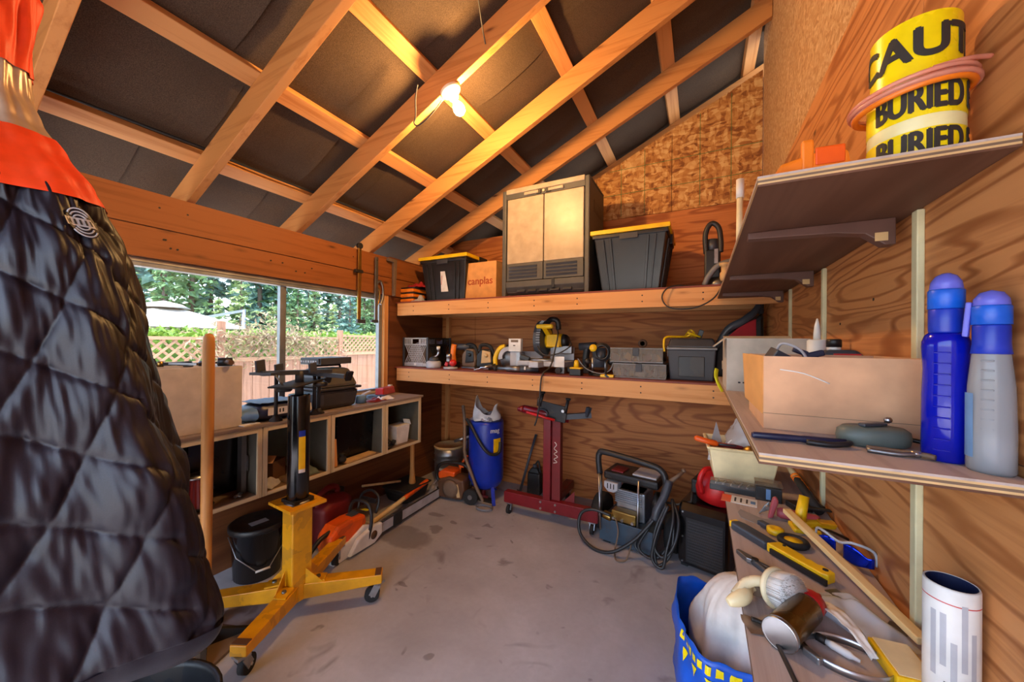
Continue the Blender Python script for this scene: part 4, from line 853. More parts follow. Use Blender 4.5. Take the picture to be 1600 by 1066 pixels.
pt(t, 'handle', 'orange', ('tube', [(0, 0, .05), (-.005, -.01, .13), (.0, 0, .21)], .025, 10, {'k': 4})); pt(t, 'battery', 'black', ('box', (-.04, -.05, 0), (.04, .04, .055)), bev=.006); pt(t, 'motor', 'gunmetal', ('cyl', (-.02, .03, .19), (.14, .05, .19), .032, .026)); pt(t, 'chuck', 'iron', ('cyl', (.14, .05, .19), (.19, .055, .19), .022, .012))
t = thing('red_grinder', 'small red air tool on a grey disc at the shelf edge', 'grinder', (-1.93, 2.57, LW), .3)
pt(t, 'disc', 'lightgrey', ('lathe', [(.06, 0), (.064, .004), (.06, .014), (.02, .018), (0, .018)], 24)); pt(t, 'body', 'red', ('ball', (.02, 0, .05), (.035, .03, .03))); pt(t, 'head', 'steel', ('lathe', [(.022, .06), (.026, .07), (.02, .10), (.026, .105), (.02, .13), (0, .13)], 14, (-.015, 0, 0))); pt(t, 'trigger', 'red', ('cb', (-.04, .01, .04), (.03, .02, .035), (0, .4, 0)), bev=.004)
for i, (nm, lb, x, y, c1, c2) in enumerate((('jigsaw', 'brown and black jigsaw behind the red grinder on the lower shelf', -1.83, 2.74, 'mutebrown', 'black'), ('belt_sander', 'dusty grey and black belt sander in the middle of the small power tools', -1.66, 2.72, 'black', 'tan'))):
    t = thing(nm, lb, nm.replace('_', ' '), (x, y, LW), .2*i)
    pt(t, 'shoe', 'dullsteel', ('box', (-.07, -.05, 0), (.07, .05, .012)), bev=.002); pt(t, 'body', c1, ('prism', [(-.075, .012), (.06, .012), (.075, .08), (.05, .17), (-.03, .175), (-.075, .12)], -.045, .045), bev=.015)
    pt(t, 'side_cover', c2, ('prism', [(-.03, .05), (.06, .06), (.055, .15), (-.02, .165)], -.056, -.046), bev=.004); pt(t, 'handle', 'rubber', ('tube', [(-.06, 0, .15), (-.05, 0, .205), (.03, 0, .20), (.07, 0, .12)], .016, 8, {'k': 4})); pt(t, 'knob', c2, ('ball', (.02, -.06, .12), .016))
t = thing('circular_saw', 'yellow and silver circular saw standing on its guard', 'saw', (-1.43, 2.70, LW), .15)
pt(t, 'upper_guard', 'lightgrey', ('prism', [(.095*math.cos(a)+.02, .105+.095*math.sin(a)) for a in [i*PI/14-.3 for i in range(17)]]+[(.06*math.cos(a)+.02, .105+.06*math.sin(a)) for a in [i*PI/14-.3 for i in range(16, -1, -1)]], -.05, -.02), bev=.003)
pt(t, 'blade', 'dullsteel', ('lathe', [(.085, 0), (.085, .002), (0, .002)], 40, (.02, -.03, .10), (PI/2, 0, 0))); pt(t, 'yellow_housing', 'yellow', ('tube', [(-.11, .0, .02), (-.12, .0, .10), (-.08, .0, .18), (-.03, 0, .20)], .020, 10, {'k': 4})); pt(t, 'motor', 'black', ('cyl', (.02, -.015, .09), (.02, .09, .09), .045)); pt(t, 'foot_plate', 'steel', ('box', (.09, -.07, .0), (.12, .07, .15)), bev=.002); pt(t, 'handle', 'black', ('tube', [(-.06, .03, .14), (-.02, .03, .20), (.05, .03, .20), (.08, .03, .14)], .015, 8, {'k': 4})); pt(t, 'base_block', 'tan', ('box', (-.10, -.05, 0), (.05, .05, .02)), bev=.003)
t = thing('air_ratchet', 'steel air hammer lying along the edge of the lower shelf', 'air tool', (-1.45, 2.535, LW+.026), .12)
pt(t, 'barrel', 'dullsteel', ('lathe', [(.014, 0), (.016, .08), (.022, .085), (.024, .14), (.026, .145), (.026, .20), (0, .2)], 16, (0, 0, 0), (0, PI/2, 0))); pt(t, 'grip', 'gunmetal', ('cyl', (.20, 0, 0), (.34, .03, .0), .024, .02)); pt(t, 'muzzle', 'iron', ('cyl', (-.02, 0, 0), (0, 0, 0), .020)); pt(t, 'trigger', 'white', ('cb', (.245, -.02, .01), (.012, .01, .025)), bev=.002)
t = thing('impact_socket', 'bundle of steel sockets lying under the circular saw', 'socket', (-1.56, 2.555, LW+.021), .6)
pt(t, 'socket', 'steel', ('cyl', (-.05, 0, 0), (.05, 0, .02), .012)); pt(t, 'socket', 'iron', ('cyl', (.02, .03, 0), (.12, .035, .01), .018)); pt(t, 'rod', 'steel', ('cyl', (-.10, -.01, -.014), (.08, .05, .03), .006))
# mitre saw
t = thing('mitre_saw', 'large grey and yellow mitre saw in the middle of the lower shelf', 'saw', (-1.15, 2.78, LW))
pt(t, 'base', 'lightgrey', ('box', (-.16, -.16, .05), (.24, .10, .09)), bev=.006)
for x, y in ((-.13, -.13), (.21, -.13), (.21, .08), (-.13, .08)): pt(t, 'foot', 'dullsteel', ('box', (x-.025, y-.025, 0), (x+.025, y+.025, .05)), bev=.004)
pt(t, 'turntable', 'galv', ('lathe', [(.13, .09), (.135, .095), (.13, .105), (0, .105)], 32, (.03, -.02, 0))); pt(t, 'mitre_arm', 'lightgrey', ('box', (-.01, -.27, .045), (.07, -.12, .09)), bev=.006); pt(t, 'lock_knob', 'black', ('cyl', (.20, -.20, .025), (.20, -.16, .03), .022))
pt(t, 'fence', 'lightgrey', ('box', (.05, .03, .095), (.25, .05, .20)), ('box', (-.22, .03, .095), (-.02, .05, .16)), bev=.003); pt(t, 'fence_plate', 'white', ('box', (.16, -.172, .05), (.24, -.165, .13)), bev=.002)
g = pt(t, 'blade_guard', 'gunmetal', ('prism', [(.155*math.cos(a), .26+.155*math.sin(a)) for a in [i*PI/16-.35 for i in range(22)]]+[(.02, .12)], -.03, .03, 'yz'), bev=.008)
for k in range(12):
    a = .9+k*.13; pt(g, 'guard_vent', 'dullsteel', ('beam', (.0, -.157*math.sin(a-.6)*1.0-.0, .26+.157*math.cos(a-.6)), (.032, -.157*math.sin(a-.6), .26+.157*math.cos(a-.6)), .006, .006))
pt(t, 'blade', 'steel', ('lathe', [(.125, 0), (.125, .003), (0, .003)], 44, (.0, .0, .245), (0, PI/2, 0)))
pt(t, 'motor', 'yellow', ('cyl', (.03, .0, .25), (.17, .0, .25), .058), ('box', (.05, -.065, .20), (.16, .02, .30)), bev=.006); pt(t, 'motor_cap', 'black', ('lathe', [(.056, 0), (.05, .03), (.035, .045), (0, .045)], 18, (.17, 0, .25), (0, PI/2, 0))); pt(t, 'handle', 'yellow', ('box', (-.01, -.14, .345), (.13, -.10, .38)), bev=.012); pt(t, 'handle_stem', 'yellow', ('beam', (.06, -.12, .36), (.06, -.02, .30), .04, .04)); pt(t, 'trigger_grip', 'black', ('tube', [(.04, -.06, .37), (.07, -.02, .42), (.12, .0, .41), (.13, .0, .34)], .022, 10, {'k': 4}))
pt(t, 'pivot_arm', 'dullsteel', ('beam', (.06, .13, .09), (.06, .06, .30), .05, .05)); pt(t, 'carry_plate', 'galv', ('box', (.09, -.03, .15), (.25, .02, .21)), bev=.004)
lp = pt(t, 'label_plate', 'white', ('box', (-.25, -.14, .16), (-.14, -.10, .265)), bev=.003); pt(lp, 'print', 'mutebrown', ('box', (-.228, -.1415, .235), (-.162, -.14, .255))); pt(lp, 'print', 'inkdark', ('box', (-.208, -.1415, .205), (-.188, -.14, .213)))
pt(t, 'plate_stem', 'lightgrey', ('box', (-.24, -.13, .045), (-.15, -.09, .16)), bev=.004); pt(t, 'bevel_lock', 'black', ('cb', (-.11, -.12, .11), (.08, .05, .04), (0, .3, .3)), bev=.006)
pt(t, 'cord', 'cord', ('tube', [(.14, -.08, .36), (.17, -.12, .30), (.165, -.17, .18), (.15, -.22, .06), (.12, -.29, .008), (.11, -.31, -.06), (.10, -.305, -.20), (.08, -.30, -.32), (.06, -.30, -.38)], .006, 7, {'k': 6})); pt(t, 'cord_loop', 'cord', ('tube', [(-.01, -.12, .25), (.02, -.15, .19), (.08, -.17, .14), (.18, -.16, .15), (.27, -.12, .21), (.24, -.05, .25)], .005, 7, {'k': 6})); pt(t, 'cord_joint', 'black', ('cyl', (.098, -.305, -.17), (.088, -.303, -.23), .011, {'n': 10}))
# small tools right of the saw
t = thing('drill_battery', 'yellow and black drill battery at the shelf edge right of the mitre saw', 'battery', (-.80, 2.56, LW))
pt(t, 'case', 'black', ('box', (-.042, -.035, 0), (.042, .035, .048)), bev=.005); pt(t, 'shoulder', 'yellow', ('box', (-.042, -.03, .048), (.042, .03, .058)), bev=.003); pt(t, 'terminal', 'yellow', ('lathe', [(.02, .058), (.016, .10), (.01, .11), (0, .11)], 14))
t = thing('plunge_router', 'black and silver plunge router with a coiled grey cord', 'router', (-.66, 2.66, LW), .2)
pt(t, 'base', 'black', ('lathe', [(.075, 0), (.078, .008), (.06, .016), (.02, .016)], 24)); pt(t, 'column', 'steel', ('cyl', (-.045, -.02, .012), (-.045, -.02, .13), .009)); pt(t, 'column', 'steel', ('cyl', (.045, -.02, .012), (.045, -.02, .13), .009)); pt(t, 'motor', 'gunmetal', ('cyl', (0, 0, .06), (0, 0, .20), .048)); pt(t, 'knob', 'black', ('ball', (-.085, 0, .10), .025)); pt(t, 'knob', 'black', ('ball', (.085, 0, .10), .025)); pt(t, 'front_cap', 'yellow', ('lathe', [(.026, 0), (.026, .02), (0, .02)], 18, (-.04, -.05, .20), (PI/2, 0, 0)))
pt(t, 'coiled_cord', 'hose', *[('tube', [((.045+.006*k)*math.cos(a)+.02, -.06+.008*k, .17+(.05+.004*k)*math.sin(a)) for a in [i*PI/9 for i in range(18)]], .006, 6, 1) for k in range(4)]); pt(t, 'loose_cord', 'grey', ('tube', [(-.15, -.05, .12), (-.10, -.06, .06), (-.04, -.07, .03), (.03, -.08, .02), (.08, -.085, .05), (.10, -.08, .1)], .004, 6, {'k': 5}))
t = thing('drill_driver', 'dark cordless drill standing behind the router', 'drill', (-.80, 2.80, LW)); pt(t, 'grip', 'black', ('tube', [(0, 0, .04), (.0, .0, .12), (.01, 0, .2)], .026, 10, {'k': 4})); pt(t, 'foot', 'black', ('box', (-.04, -.05, 0), (.04, .04, .045)), bev=.006); pt(t, 'motor', 'darkgrey', ('cyl', (-.05, 0, .205), (.08, 0, .215), .03)); pt(t, 'chuck', 'iron', ('cyl', (.08, 0, .215), (.13, 0, .22), .02, .012))
t = thing('yellow_square', 'small yellow and black clamp beside the organiser cases', 'clamp', (-.575, 2.55, LW), .1); pt(t, 'base', 'yellow', ('box', (-.045, -.03, 0), (.045, .03, .018)), bev=.003); pt(t, 'screw', 'iron', ('cyl', (-.01, 0, .018), (-.005, 0, .11), .008)); pt(t, 'stripe', 'black', ('cb', (0, -.0305, .009), (.03, .002, .014), (0, .6, 0)))
for i, (z, x, lb) in enumerate(((0, -.37, 'clear plastic parts organiser, lower of the two on the shelf'), (.106, -.39, 'clear plastic parts organiser, upper of the two on the shelf'))):
    t = thing('parts_organiser', lb, 'organiser', (x, 2.70, LW+z))
    pt(t, 'tray', 'grey', ('box', (-.17, -.135, 0), (.17, .135, .008)), ('box', (-.17, -.135, .092), (.17, .135, .099)), ('box', (-.17, .125, .008), (.17, .135, .092)), bev=.002)
    pt(t, 'front', 'clear_plastic', ('box', (-.17, -.135, .008), (.17, -.132, .092))); pt(t, 'end', 'clear_plastic', ('box', (-.17, -.132, .008), (-.167, .125, .092))); pt(t, 'end', 'clear_plastic', ('box', (.167, -.132, .008), (.17, .125, .092)))
    for k in range(4): pt(t, 'divider', 'lightgrey', ('box', (-.10+k*.067, -.13, .008), (-.098+k*.067, .12, .088)))
    rr = random.Random(i+20)
    for k in range(14): pt(t, 'hardware', ('steel', 'tan', 'darkred', 'white')[k % 4], ('cb', (-.15+k*.022, -.10+rr.random()*.05, .012+.018), (.018, .04+rr.random()*.04, .03+rr.random()*.03), (rr.random(), rr.random()*.6, rr.random()*3)))
    pt(t, 'latch', 'darkgrey', ('box', (-.02, -.141, .045), (.02, -.135, .10)), bev=.002)
t = thing('roll_end', 'dark round tape roll on top of the organiser cases', 'tape roll', (-.37, 2.74, LW+.206)); pt(t, 'roll', 'brown', ('lathe', [(.03, -.012), (.03, .012), (.016, .012), (.016, -.012)], 20, (0, 0, .03), (PI/2, 0, 0)))
t = thing('black_toolbox', 'tall black plastic toolbox right of the organiser cases', 'toolbox', (-.055, 2.74, LW))
pt(t, 'body', 'darkgrey', ('taper', 0, .20, (.25, .27), (.28, .30)), bev=.008); pt(t, 'front_panel', 'black', ('cb', (0, -.146, .09), (.15, .006, .13), (.07, 0, 0)), bev=.003); pt(t, 'rim', 'grey', ('box', (-.145, -.155, .198), (.145, .155, .212)), bev=.004); pt(t, 'lid', 'darkgrey', ('taper', .212, .272, (.285, .305), (.25, .24)), bev=.012); pt(t, 'latch', 'lightgrey', ('box', (-.148, -.05, .15), (-.142, -.01, .22)), bev=.002)
pt(t, 'handle', 'black', ('cb', (.05, -.02, .30), (.03, .008, .06), (0, .35, .0)), bev=.003)
one('yellow_rope', 'knotted length of yellow rope lying on the black toolbox', 'rope', 'yellow', (-.055, 2.70, LW+.275), ('tube', [(-.158, -.12, -.09), (-.162, -.12, -.03), (-.148, -.10, .004), (-.08, -.05, .008), (-.03, -.02, .01), (0, -.02, .03), (.02, .0, .01), (-.01, .02, .03), (-.02, -.03, .035), (.03, -.01, .015), (.05, 0, .008)], .007, 8, {'k': 6}), ('tube', [(-.04, -.03, .01), (-.02, .02, .045), (.0, -.02, .05), (.015, .01, .02), (-.03, .02, .008)], .006, 8, {'k': 5}))
t = thing('tool_bag', 'red and black fabric tool bag at the right end of the lower shelf', 'bag', (.215, 2.90, LW), .1)
t.scale = (1, 1, 1.5); pt(t, 'body', 'black', ('prism', [(-.15, 0), (.15, 0), (.14, .30), (.09, .27), (-.06, .21), (-.14, .13)], -.07, .07), bev=.02); pt(t, 'panel', 'cloth_red', ('prism', [(-.08, .02), (.10, .02), (.095, .27), (.02, .245), (-.07, .19)], -.078, -.07), bev=.006); pt(t, 'handle', 'gunmetal', ('tube', [(-.14, -.04, .12), (-.07, -.07, .22), (.02, -.08, .26), (.10, -.06, .31), (.13, -.02, .36), (.14, .02, .30)], .018, 10, {'k': 5}))
t = thing('work_gloves', 'tan leather work gloves at the right end of the lower shelf', 'gloves', (.13, 2.53, LW)); pt(t, 'palm', 'tan', rag(5.5, .10, .11, .09, 20, .04)); pt(t, 'cuff', 'cardgrey', ('grid', lambda u, v: (.02+.035*math.cos(6.28*u), .02+.03*math.sin(6.28*u)+.03*v, .085+.05*v), 16, 4, {'cu': 1}), solid=.003)
one('hivis_strap', 'yellow and orange high-visibility strap hanging by the work gloves', 'strap', 'hivis_yellow', (.085, 2.482, LW), ('tube', [(.0, .0, .09), (-.005, -.012, .05), (.01, -.014, .0), (.03, -.015, -.04)], .016, 8, {'k': 4, 'sq': .3}))
# ================================================================== FLOOR ALONG THE BACK WALL
t = thing('sandblaster_tank', 'tall blue sandblaster pressure tank with hoses and a plastic bag on top', 'tank', (-1.70, 2.80, 0))
pt(t, 'tank', 'blue', ('lathe', [(.02, .09), (.10, .10), (.135, .13), (.155, .18), (.155, .66), (.15, .685), (.135, .69), (0, .69)], 36))
text(t, 'print', 'mag', .055, 'white', (0, 0, .62), (0, 0, 1.05), bend=.156, bold=.002); pt(t, 'label', 'yellow', ('grid', lambda u, v: (.157*math.cos(-.62+.5*u), .157*math.sin(-.62+.5*u), .42+.13*v), 8, 2))
pt(t, 'leg', 'blue', ('beam', (-.10, -.06, .16), (-.20, -.10, .02), .03, .006)); pt(t, 'leg', 'blue', ('beam', (.10, -.06, .16), (.16, -.13, .0), .03, .006)); pt(t, 'leg', 'blue', ('beam', (0, .10, .16), (0, .17, .0), .03, .006))
pt(t, 'filter_bowl', 'steel', ('lathe', [(.02, 0), (.026, .01), (.026, .08), (.02, .09), (.028, .095), (.028, .12), (0, .12)], 16, (-.20, -.03, .40))); pt(t, 'valve', 'black', ('cb', (-.19, -.03, .36), (.05, .05, .07)), ('cyl', (-.19, -.03, .50), (-.19, -.03, .62), .02), bev=.004); pt(t, 'coupler', 'galv', ('cyl', (-.30, -.06, .47), (-.20, -.04, .51), .014), ('cyl', (-.22, -.04, .505), (-.15, -.02, .53), .02))
pt(t, 'blast_hose', 'mutebrown', ('tube', [(-.22, -.05, .80), (-.17, -.10, .70), (-.13, -.15, .56), (-.11, -.17, .40), (-.04, -.18, .26), (.03, -.19, .14), (.09, -.19, .05)], .014, 10, {'k': 6})); pt(t, 'gun_hose', 'hose', ('tube', [(-.13, -.12, .70), (-.06, -.16, .66), (.02, -.175, .56), (.09, -.165, .47), (.135, -.13, .43), (.17, -.07, .44), (.165, -.04, .52)], .014, 10, {'k': 6})); pt(t, 'air_hose', 'saworange', ('tube', [(-.16, -.06, .36), (-.20, -.09, .28), (-.22, -.09, .20), (-.19, -.09, .12), (-.14, -.08, .09)], .012, 8, {'k': 5}))
pt(t, 'outlet_pipe', 'darkred', ('cyl', (0, -.04, .0), (0, -.04, .12), .02), ('cyl', (-.08, -.08, .03), (.06, -.06, .03), .012)); pt(t, 'gun_rest', 'iron', ('box', (-.10, -.10, 0), (.12, -.04, .02)))
t = thing('plastic_liner_bag', 'white and clear plastic bag stuffed in the top of the blue tank', 'bag', (-1.70, 2.80, .695))
def bagtop(u, v):
    a = 2*PI*u; r = .125*(1-.25*v)+.02*noise.noise((math.cos(a)*2, math.sin(a)*2, v*2)); h = .05+.07*max(0, math.cos(a-3.6))+.10*max(0, math.sin(a*2+1.2))*.9
    return (r*math.cos(a), r*math.sin(a), .002+h*v+.01*noise.noise((u*15, v*4, 0)))
pt(t, 'cuff', 'paper', ('grid', bagtop, 48, 8, {'cu': 1}), solid=.002); pt(t, 'film', 'poly_bag', rag(9.2, .22, .22, .08, 24, .04))
one('hose_coil', 'small grey coil of air line on the floor below the blue tank', 'hose', 'grey', (-1.58, 2.58, .0), ('tube', [(.07*math.cos(a)*(1+.03*a/6), .05*math.sin(a), .006+.0012*a) for a in [i*PI/8 for i in range(36)]], .005, 6))
one('pry_bar', 'long dark steel pry bar leaning against the back wall', 'pry bar', 'gunmetal', (-1.47, 3.02, .0), ('tube', [(.0, 0, .0), (.06, .08, .32), (.10, .135, .52)], .0125, 8), ('beam', (-.003, -.004, .0), (-.012, -.015, .03), .03, .01))
t = thing('oil_bottle_black', 'black oil jug with a loop handle against the back wall', 'bottle', (-1.345, 3.08, 0)); pt(t, 'body', 'black', ('taper', 0, .19, (.13, .08), (.12, .07)), ('taper', .19, .24, (.12, .07), (.05, .04)), bev=.01); pt(t, 'cap', 'gunmetal', ('cyl', (.0, 0, .24), (0, 0, .265), .018)); pt(t, 'handle', 'black', ('tube', [(.0, 0, .25), (.03, 0, .30), (.045, 0, .25), (.05, 0, .2)], .008, 8, {'k': 4}))
t = thing('bottle_jack', 'small blue bottle jack against the back wall beside the red stand', 'jack', (-1.17, 3.06, 0)); pt(t, 'base', 'navy', ('box', (-.055, -.05, 0), (.055, .05, .02)), bev=.003); pt(t, 'body', 'tray_blue', ('lathe', [(.04, .02), (.042, .13), (.03, .145), (0, .145)], 20)); pt(t, 'ram', 'dullsteel', ('cyl', (0, 0, .14), (0, 0, .22), .016)); pt(t, 'cap', 'gunmetal', ('cyl', (0, 0, .215), (0, 0, .23), .022)); pt(t, 'pump', 'navy', ('cyl', (.055, -.02, .02), (.06, -.02, .11), .018))
# engine stand
t = thing('engine_stand', 'dark red engine stand on casters with a black mounting head', 'engine stand', (-1.03, 2.64, 0))
pt(t, 'front_beam', 'stand_red', ('box', (-.38, -.03, .085), (.38, .03, .175)), bev=.004); pt(t, 'rear_leg', 'stand_red', ('box', (-.035, .03, .10), (.035, .50, .165)), bev=.004)
for s in (-1, 1):
    pt(t, 'end_cap', 'darkred', ('box', (s*.381-.002, -.027, .09), (s*.381+.002, .027, .17)))
    c = pt(t, 'caster', 'galv', ('box', (s*.34-.025, -.025, .076), (s*.34+.025, .025, .085)), ('beam', (s*.34-.016, .0, .078), (s*.34-.016, -.02, .03), .004, .03), ('beam', (s*.34+.016, .0, .078), (s*.34+.016, -.02, .03), .004, .03)); pt(c, 'wheel', 'rubber', ('cyl', (s*.34-.012, -.02, .034), (s*.34+.012, -.02, .034), .034, {'n': 20})); pt(c, 'axle', 'steel', ('cyl', (s*.34-.022, -.02, .034), (s*.34+.022, -.02, .034), .006, {'n': 8}))
c = pt(t, 'caster', 'galv', ('box', (-.025, .44, .076), (.025, .49, .10)), ('beam', (-.016, .465, .078), (-.016, .445, .03), .004, .03), ('beam', (.016, .465, .078), (.016, .445, .03), .004, .03)); pt(c, 'wheel', 'rubber', ('cyl', (-.012, .445, .034), (.012, .445, .034), .034, {'n': 20}))
for x in (-.06, .06):
    for z in (.105, .155): pt(t, 'bolt', 'steel', ('cyl', (x, -.038, z), (x, -.03, z), .009, {'n': 6}))
pt(t, 'post', 'stand_red', ('box', (-.045, -.028, .175), (.015, .03, .80)), bev=.004); pt(t, 'post_channel', 'darkred', ('box', (.016, .0, .175), (.085, .06, .79)), bev=.003); pt(t, 'print', 'labelwhite', ('tube', [(.03, -.001, .46), (.06, -.001, .47), (.035, -.001, .49), (.065, -.001, .51), (.035, -.001, .53), (.06, -.001, .55), (.035, -.001, .57), (.055, -.001, .60), (.04, -.001, .62)], .003, 5, {'k': 3})); pt(t, 'gusset', 'darkred', ('prism', [(.10, .166), (.19, .166), (.19, .26)], .03, .036), bev=.001)
pt(t, 'head_tube', 'stand_red', ('cyl', (-.20, -.05, .86), (.14, .04, .80), .032, {'n': 18})); pt(t, 'head_tip', 'stand_red', ('lathe', [(.032, 0), (.014, .05), (0, .055)], 16, (-.20, -.05, .86), (0, -1.65, .26)))
pt(t, 'turn_handle', 'red', ('cyl', (-.16, -.09, .845), (.06, -.06, .80), .010, {'n': 10})); pt(t, 'mount_plate', 'black', ('prism', [(-.10, .80), (.13, .78), (.15, .90), (-.07, .935)], -.03, -.018), bev=.003)
for x, z in ((-.075, .92), (.13, .885)): pt(t, 'mount_arm', 'black', ('cyl', (x, -.03, z-.03), (x+.02, -.02, z+.07), .012, {'n': 10}), ('cyl', (x+.02, -.02, z+.07), (x+.021, -.02, z+.082), .02, {'n': 10}))
for x, z in ((-.08, .905), (.115, .87), (-.10, .84)): pt(t, 'bolt', 'steel', ('cyl', (x, -.04, z), (x, -.03, z), .012, {'n': 6}))
pt(t, 'side_arm', 'gunmetal', ('beam', (.12, .02, .82), (.30, .08, .84), .04, .04), ('beam', (.27, .06, .83), (.29, .05, .90), .03, .03)); pt(t, 'lock_ring', 'gunmetal', ('tube', [(-.05+.045*math.cos(a), -.045, .84+.03*math.sin(a)) for a in [i*PI/8 for i in range(16)]], .006, 6, 1))
# pressure washer
t = thing('pressure_washer', 'petrol pressure washer with a grey engine, tubular handle and coiled black hose', 'pressure washer', (-.40, 2.72, 0), math.radians(-10))
pt(t, 'tray', 'tray_blue', ('prism', [(-.19, .02), (.19, .02), (.19, .17), (-.19, .17)], -.20, -.19), bev=.003); pt(t, 'deck', 'tray_blue', ('box', (-.19, -.19, .14), (.19, .20, .16)), bev=.003); pt(t, 'foot', 'rubber', ('box', (-.17, -.18, 0), (-.12, -.13, .14))); pt(t, 'foot', 'rubber', ('box', (.12, -.18, 0), (.17, -.13, .14)))
for s in (-1, 1): wl = pt(t, 'wheel', 'rubber', ('lathe', [(.05, -.035), (.12, -.04), (.13, -.025), (.13, .025), (.12, .04), (.05, .035)], 28, (s*.255, .0, .13), (0, PI/2, 0))); pt(wl, 'hub', 'galv', ('cyl', (s*.255-.03, .0, .13), (s*.255+.03, .0, .13), .05))
pt(t, 'axle', 'iron', ('cyl', (-.24, .0, .13), (.24, .0, .13), .012)); pt(t, 'engine_block', 'alloy', ('box', (-.11, -.10, .16), (.09, .10, .36)), bev=.012)
for k in range(7): pt(t, 'cooling_fin', 'alloy', ('box', (-.115, -.112, .27+k*.014), (.07, .10, .276+k*.014)), bev=.001)
pt(t, 'muffler', 'lightgrey', ('prism', [(-.19, .40), (-.09, .40), (-.09, .35), (-.12, .33), (-.16, .33), (-.19, .36)], -.13, -.05), bev=.006)
for k in range(3): pt(t, 'muffler_slot', 'iron', ('box', (-.165+k*.022, -.132, .355), (-.158+k*.022, -.129, .39)))
pt(t, 'fuel_tank', 'black', ('box', (-.20, -.12, .41), (.18, .12, .47)), bev=.018); pt(t, 'tank_top', 'darkred', ('box', (-.15, -.10, .47), (-.06, .02, .482)), bev=.006); pt(t, 'tank_trim', 'lightgrey', ('box', (.0, -.09, .47), (.16, .09, .482)), bev=.004); pt(t, 'pump', 'brass', ('box', (-.11, -.19, .17), (.06, -.11, .24)), ('cyl', (-.10, -.2, .19), (-.16, -.2, .20), .028), bev=.008)
for x in (-.09, -.03, .04): pt(t, 'pump_bolt', 'steel', ('cyl', (x, -.205, .19), (x, -.19, .19), .010, {'n': 6}))
pt(t, 'recoil_cover', 'black', ('lathe', [(.08, 0), (.08, .03), (.05, .05), (0, .05)], 20, (.13, 0, .28), (0, PI/2, 0))); pt(t, 'handle_frame', 'dullsteel', ('tube', [(-.20, -.16, .16), (-.205, -.15, .36), (-.23, -.10, .47)], .013, 10)); pt(t, 'handle_frame', 'dullsteel', ('tube', [(.20, -.16, .16), (.205, -.15, .36), (.22, -.10, .47)], .013, 10)); pt(t, 'handle_grip', 'hose', ('tube', [(-.225, -.12, .44), (-.25, -.09, .53), (-.245, -.08, .575), (-.20, -.08, .59), (.10, -.08, .565), (.19, -.08, .54), (.22, -.09, .48), (.22, -.11, .42)], .021, 12, {'k': 5}))
pt(t, 'spray_gun', 'gunmetal', ('tube', [(.25, -.12, .50), (.235, -.16, .42), (.20, -.21, .33), (.19, -.22, .27)], .024, 10, {'k': 4})); pt(t, 'wand', 'mutebrown', ('cyl', (.25, -.12, .49), (.32, -.08, .56), .015, .010), ('ball', (.325, -.075, .57), .014)); pt(t, 'chrome_tube', 'steel', ('cyl', (.07, -.19, .05), (.07, -.17, .47), .007)); pt(t, 'chrome_tube', 'steel', ('cyl', (-.17, -.23, .10), (-.21, -.17, .46), .006))
pt(t, 'high_pressure_hose', 'hose', ('tube', [(-.10, -.22, .21), (-.22, -.25, .23), (-.30, -.27, .18), (-.29, -.30, .07), (-.18, -.33, .012), (-.05, -.33, .03), (.07, -.29, .12), (.15, -.25, .22), (.19, -.22, .28)], .011, 8, {'k': 7}))
hr = random.Random(4)
for k in range(5):
    q1, q2, q3 = hr.uniform(-.03, .03), hr.uniform(-.05, .05), hr.uniform(0, .10); pt(t, 'hose_loop', 'hose', ('tube', [(.22+.012*k, -.14-.02*k, .38), (.16+.02*k+q1, -.23-.012*k, .22), (.12+.03*k+q2, -.26-.012*k, .05+q3), (.20+.02*k+q1, -.27-.01*k, .014+q3), (.30+q2*.6, -.24-.012*k, .10+q3), (.31+q1*.6, -.18-.01*k, .30), (.27, -.13, .39)], .0085 if k % 2 else .010, 7, {'k': 6}))
pt(t, 'hose_rack', 'iron', ('tube', [(.20, -.14, .36), (.30, -.14, .37), (.38, -.12, .40), (.38, -.10, .46)], .008, 8)); pt(t, 'loose_line', 'mutebrown', ('tube', [(-.07, -.21, .20), (-.04, -.24, .12), (-.04, -.30, .02), (.0, -.36, .006), (.05, -.33, .02), (.06, -.27, .10)], .005, 6, {'k': 5}))
# black inverter / heater unit
t = thing('portable_generator', 'black boxy portable unit with a louvred grille under the bench end', 'generator', (.06, 2.69, 0), math.radians(-14))
pt(t, 'body', 'blackgloss', ('prism', [(-.20, .01), (.20, .01), (.22, .06), (.22, .33), (.12, .40), (-.20, .40), (-.23, .36), (-.23, .05)], -.13, .15, 'yz'), bev=.02)
for k in range(15): pt(t, 'grille_slat', 'darkgrey', ('box', (-.07, -.236, .06+k*.017), (.115, -.229, .067+k*.017)))
pt(t, 'grille_recess', 'black', ('box', (-.08, -.2315, .05), (.12, -.229, .32))); pt(t, 'side_panel', 'black', ('box', (-.135, -.14, .08), (-.13, .14, .34)), bev=.002); pt(t, 'carry_handle', 'black', ('box', (-.11, -.02, .40), (-.07, .02, .47)), ('box', (-.11, .10, .40), (-.07, .14, .47)), ('box', (-.11, -.02, .46), (-.07, .14, .49)), bev=.008); pt(t, 'label', 'dustyblue', ('box', (.02, -.10, .4005), (.08, -.03, .402)))
for x, z in ((-.10, .05), (-.10, .35), (-.10, .20)): pt(t, 'screw', 'steel', ('cyl', (x, -.235, z), (x, -.228, z), .005, {'n': 8}))
pt(t, 'foot', 'rubber', ('box', (-.12, -.19, 0), (-.08, .18, .012))); pt(t, 'foot', 'rubber', ('box', (.08, -.19, 0), (.12, .18, .012)))
